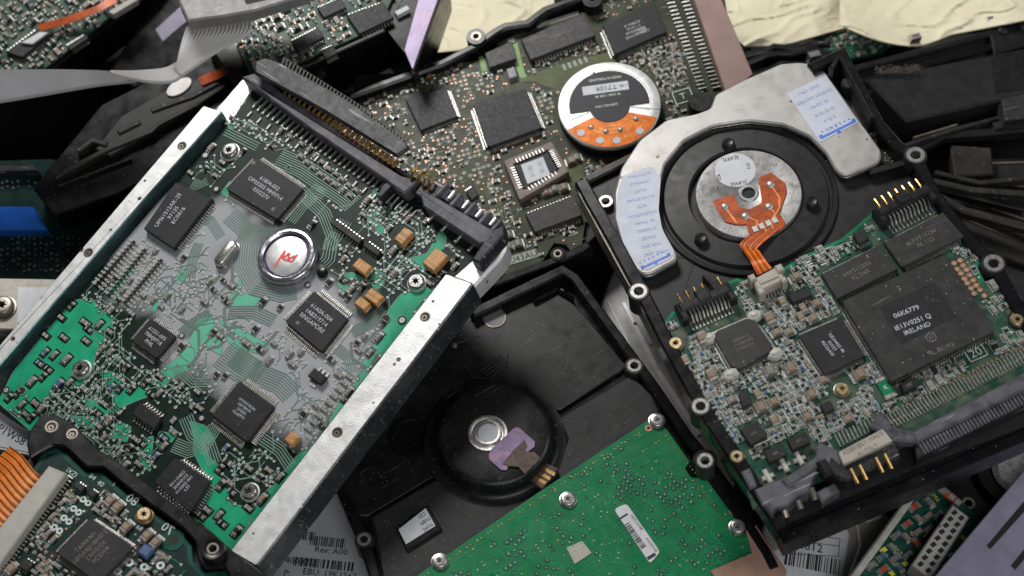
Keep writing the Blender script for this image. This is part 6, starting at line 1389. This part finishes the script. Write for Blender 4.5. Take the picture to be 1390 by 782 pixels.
# fluff on its edge
fb = MB(); r4 = random.Random(3)
for _ in range(60):
    u0, v0 = 1185+r4.random()*60, 102-r4.random()*10-.1*r4.random(); P = []
    for k in range(6): q = N2.p(u0+k*r4.uniform(1, 3), v0+r4.uniform(-4, 3)-k*.3, .15); P.append((q[0], q[1], .12+.12*r4.random()))
    fb.tube(P, .008, 'fluff', 4)
fo_ = Frame('dust_fluff', 'wisp of grey fluff caught on the black casing edge', 'dust', (1210, 98), 3.45, 0, -.08, (1, 0), 0)
o = bpy.data.objects.new('fibres', mesh_of('fibres', fb)); C.objects.link(o); o.parent = fo_.e; o.matrix_local = fo_.e.matrix_world.inverted() @ (N2.e.matrix_world @ Matrix.Translation((0, 0, N2.T))); 
N3 = Frame('metal_bracket', 'dark dusty bent bracket of thin bars on the right edge', 'bracket', (1320, 230), 2.6, 0, 0, (140, 30), .6)
b = MB(); b.prism(N3.P([(1290, 196), (1345, 200), (1350, 236), (1296, 240)]), -.5, 0, 'black_dusty', .05); N3.build('plate', b)
for p, w_, z, m in (([(1230, 210), (1280, 182), (1340, 178), (1420, 170)], .3, .3, 'black_plastic'), ([(1268, 244), (1320, 256), (1400, 262)], .22, .5, 'black_dusty'), ([(1262, 258), (1310, 284), (1400, 308)], .3, .6, 'black_dusty'), ([(1270, 232), (1330, 246), (1400, 240)], .16, .4, 'black_dusty'), ([(1290, 276), (1400, 322)], .14, .3, 'black_dusty')):
    b = MB(); b.wall(N3.P(p, z), w_, z-.35, z, m, .06); N3.build('bar', b)
N4 = Frame('drive_housing', 'stack of thin dark drive covers with worn pale edges at the right edge', 'drive housing', (1330, 300), 1.7, 0, .06, (140, 40), 1.2)
for k, (q, z, m) in enumerate((([(1200, 236), (1290, 250), (1420, 296), (1440, 380), (1370, 420), (1300, 330)], .0, 'black_cast'), ([(1236, 268), (1300, 290), (1420, 330), (1430, 372), (1340, 340)], .35, 'black_dusty'), ([(1300, 216), (1400, 214), (1420, 256), (1320, 246)], .5, 'black_cast'))):
    b = MB(); b.prism(N4.P(q, z), -1.2 if not k else z-.2, z, m, .05); N4.build('cover', b)
for p, w_, z, m in (([(1262, 276), (1320, 300), (1400, 332)], .05, .45, 'tarnished'), ([(1304, 222), (1396, 219)], .05, .6, 'tarnished'), ([(1212, 244), (1286, 262), (1400, 300)], .06, .12, 'tarnished'), ([(1250, 250), (1300, 262), (1390, 284)], .12, .5, 'black_plastic'), ([(1350, 170), (1400, 160)], .3, 1.6, 'black_cast'), ([(1230, 196), (1290, 176), (1390, 150)], .14, 1.5, 'black_dusty'), ([(1240, 186), (1300, 168)], .05, 1.55, 'tarnished')):
    b = MB(); b.wall(N4.P(p, z), w_, z-.3, z, m, .02); N4.build('edge_strip', b)
Ws = Frame('wire_bundle', 'black plastic covered wires behind the silver crescent plate', 'wires', (1070, 90), 2.6, 0, 0, (1, 0), .2)
for k, (p) in enumerate(([(1000, 96), (1040, 78), (1090, 72), (1150, 82)], [(1005, 82), (1050, 66), (1100, 66), (1140, 74)], [(1010, 108), (1060, 88), (1120, 84)], [(1020, 70), (1070, 62), (1110, 58), (1130, 64)])):
    b = MB(); P = []
    for i in range(len(p)-1):
        for t in (0, .25, .5, .75): q = Ws.p(p[i][0]+(p[i+1][0]-p[i][0])*t, p[i][1]+(p[i+1][1]-p[i][1])*t, .2); P.append((q[0], q[1], .2+.1*math.sin(i+t*3+k)))
    b.tube(P, .14, 'black_plastic', 10); Ws.build('wire', b)
# debris grit on the crescent plate drive
gb_ = MB(); r5 = random.Random(21)
for (u, v, s_, n) in ((1212, 213, 9, 90), (1098, 190, 12, 50), (1122, 214, 8, 40), (1092, 178, 8, 30)):
    for _ in range(n):
        q = D.p(r5.gauss(u, s_), r5.gauss(v, s_*.7), FZ); z_ = FZ+D.T; rr = r5.uniform(.01, .035); gb_.lathe(q[0], q[1], [(rr, z_), (rr*.8, z_+rr), (rr*.2, z_+rr*1.3)], r5.choice(('fluff', 'cap_tan', 'fluff', 'silk_faint')), 5)
o = bpy.data.objects.new('dust_grit', mesh_of('dust_grit', gb_)); C.objects.link(o); o.matrix_world = D.e.matrix_world.copy(); tag(o, 'brown dust and grit gathered in corners of the crescent plate drive', 'dust', kind='stuff')
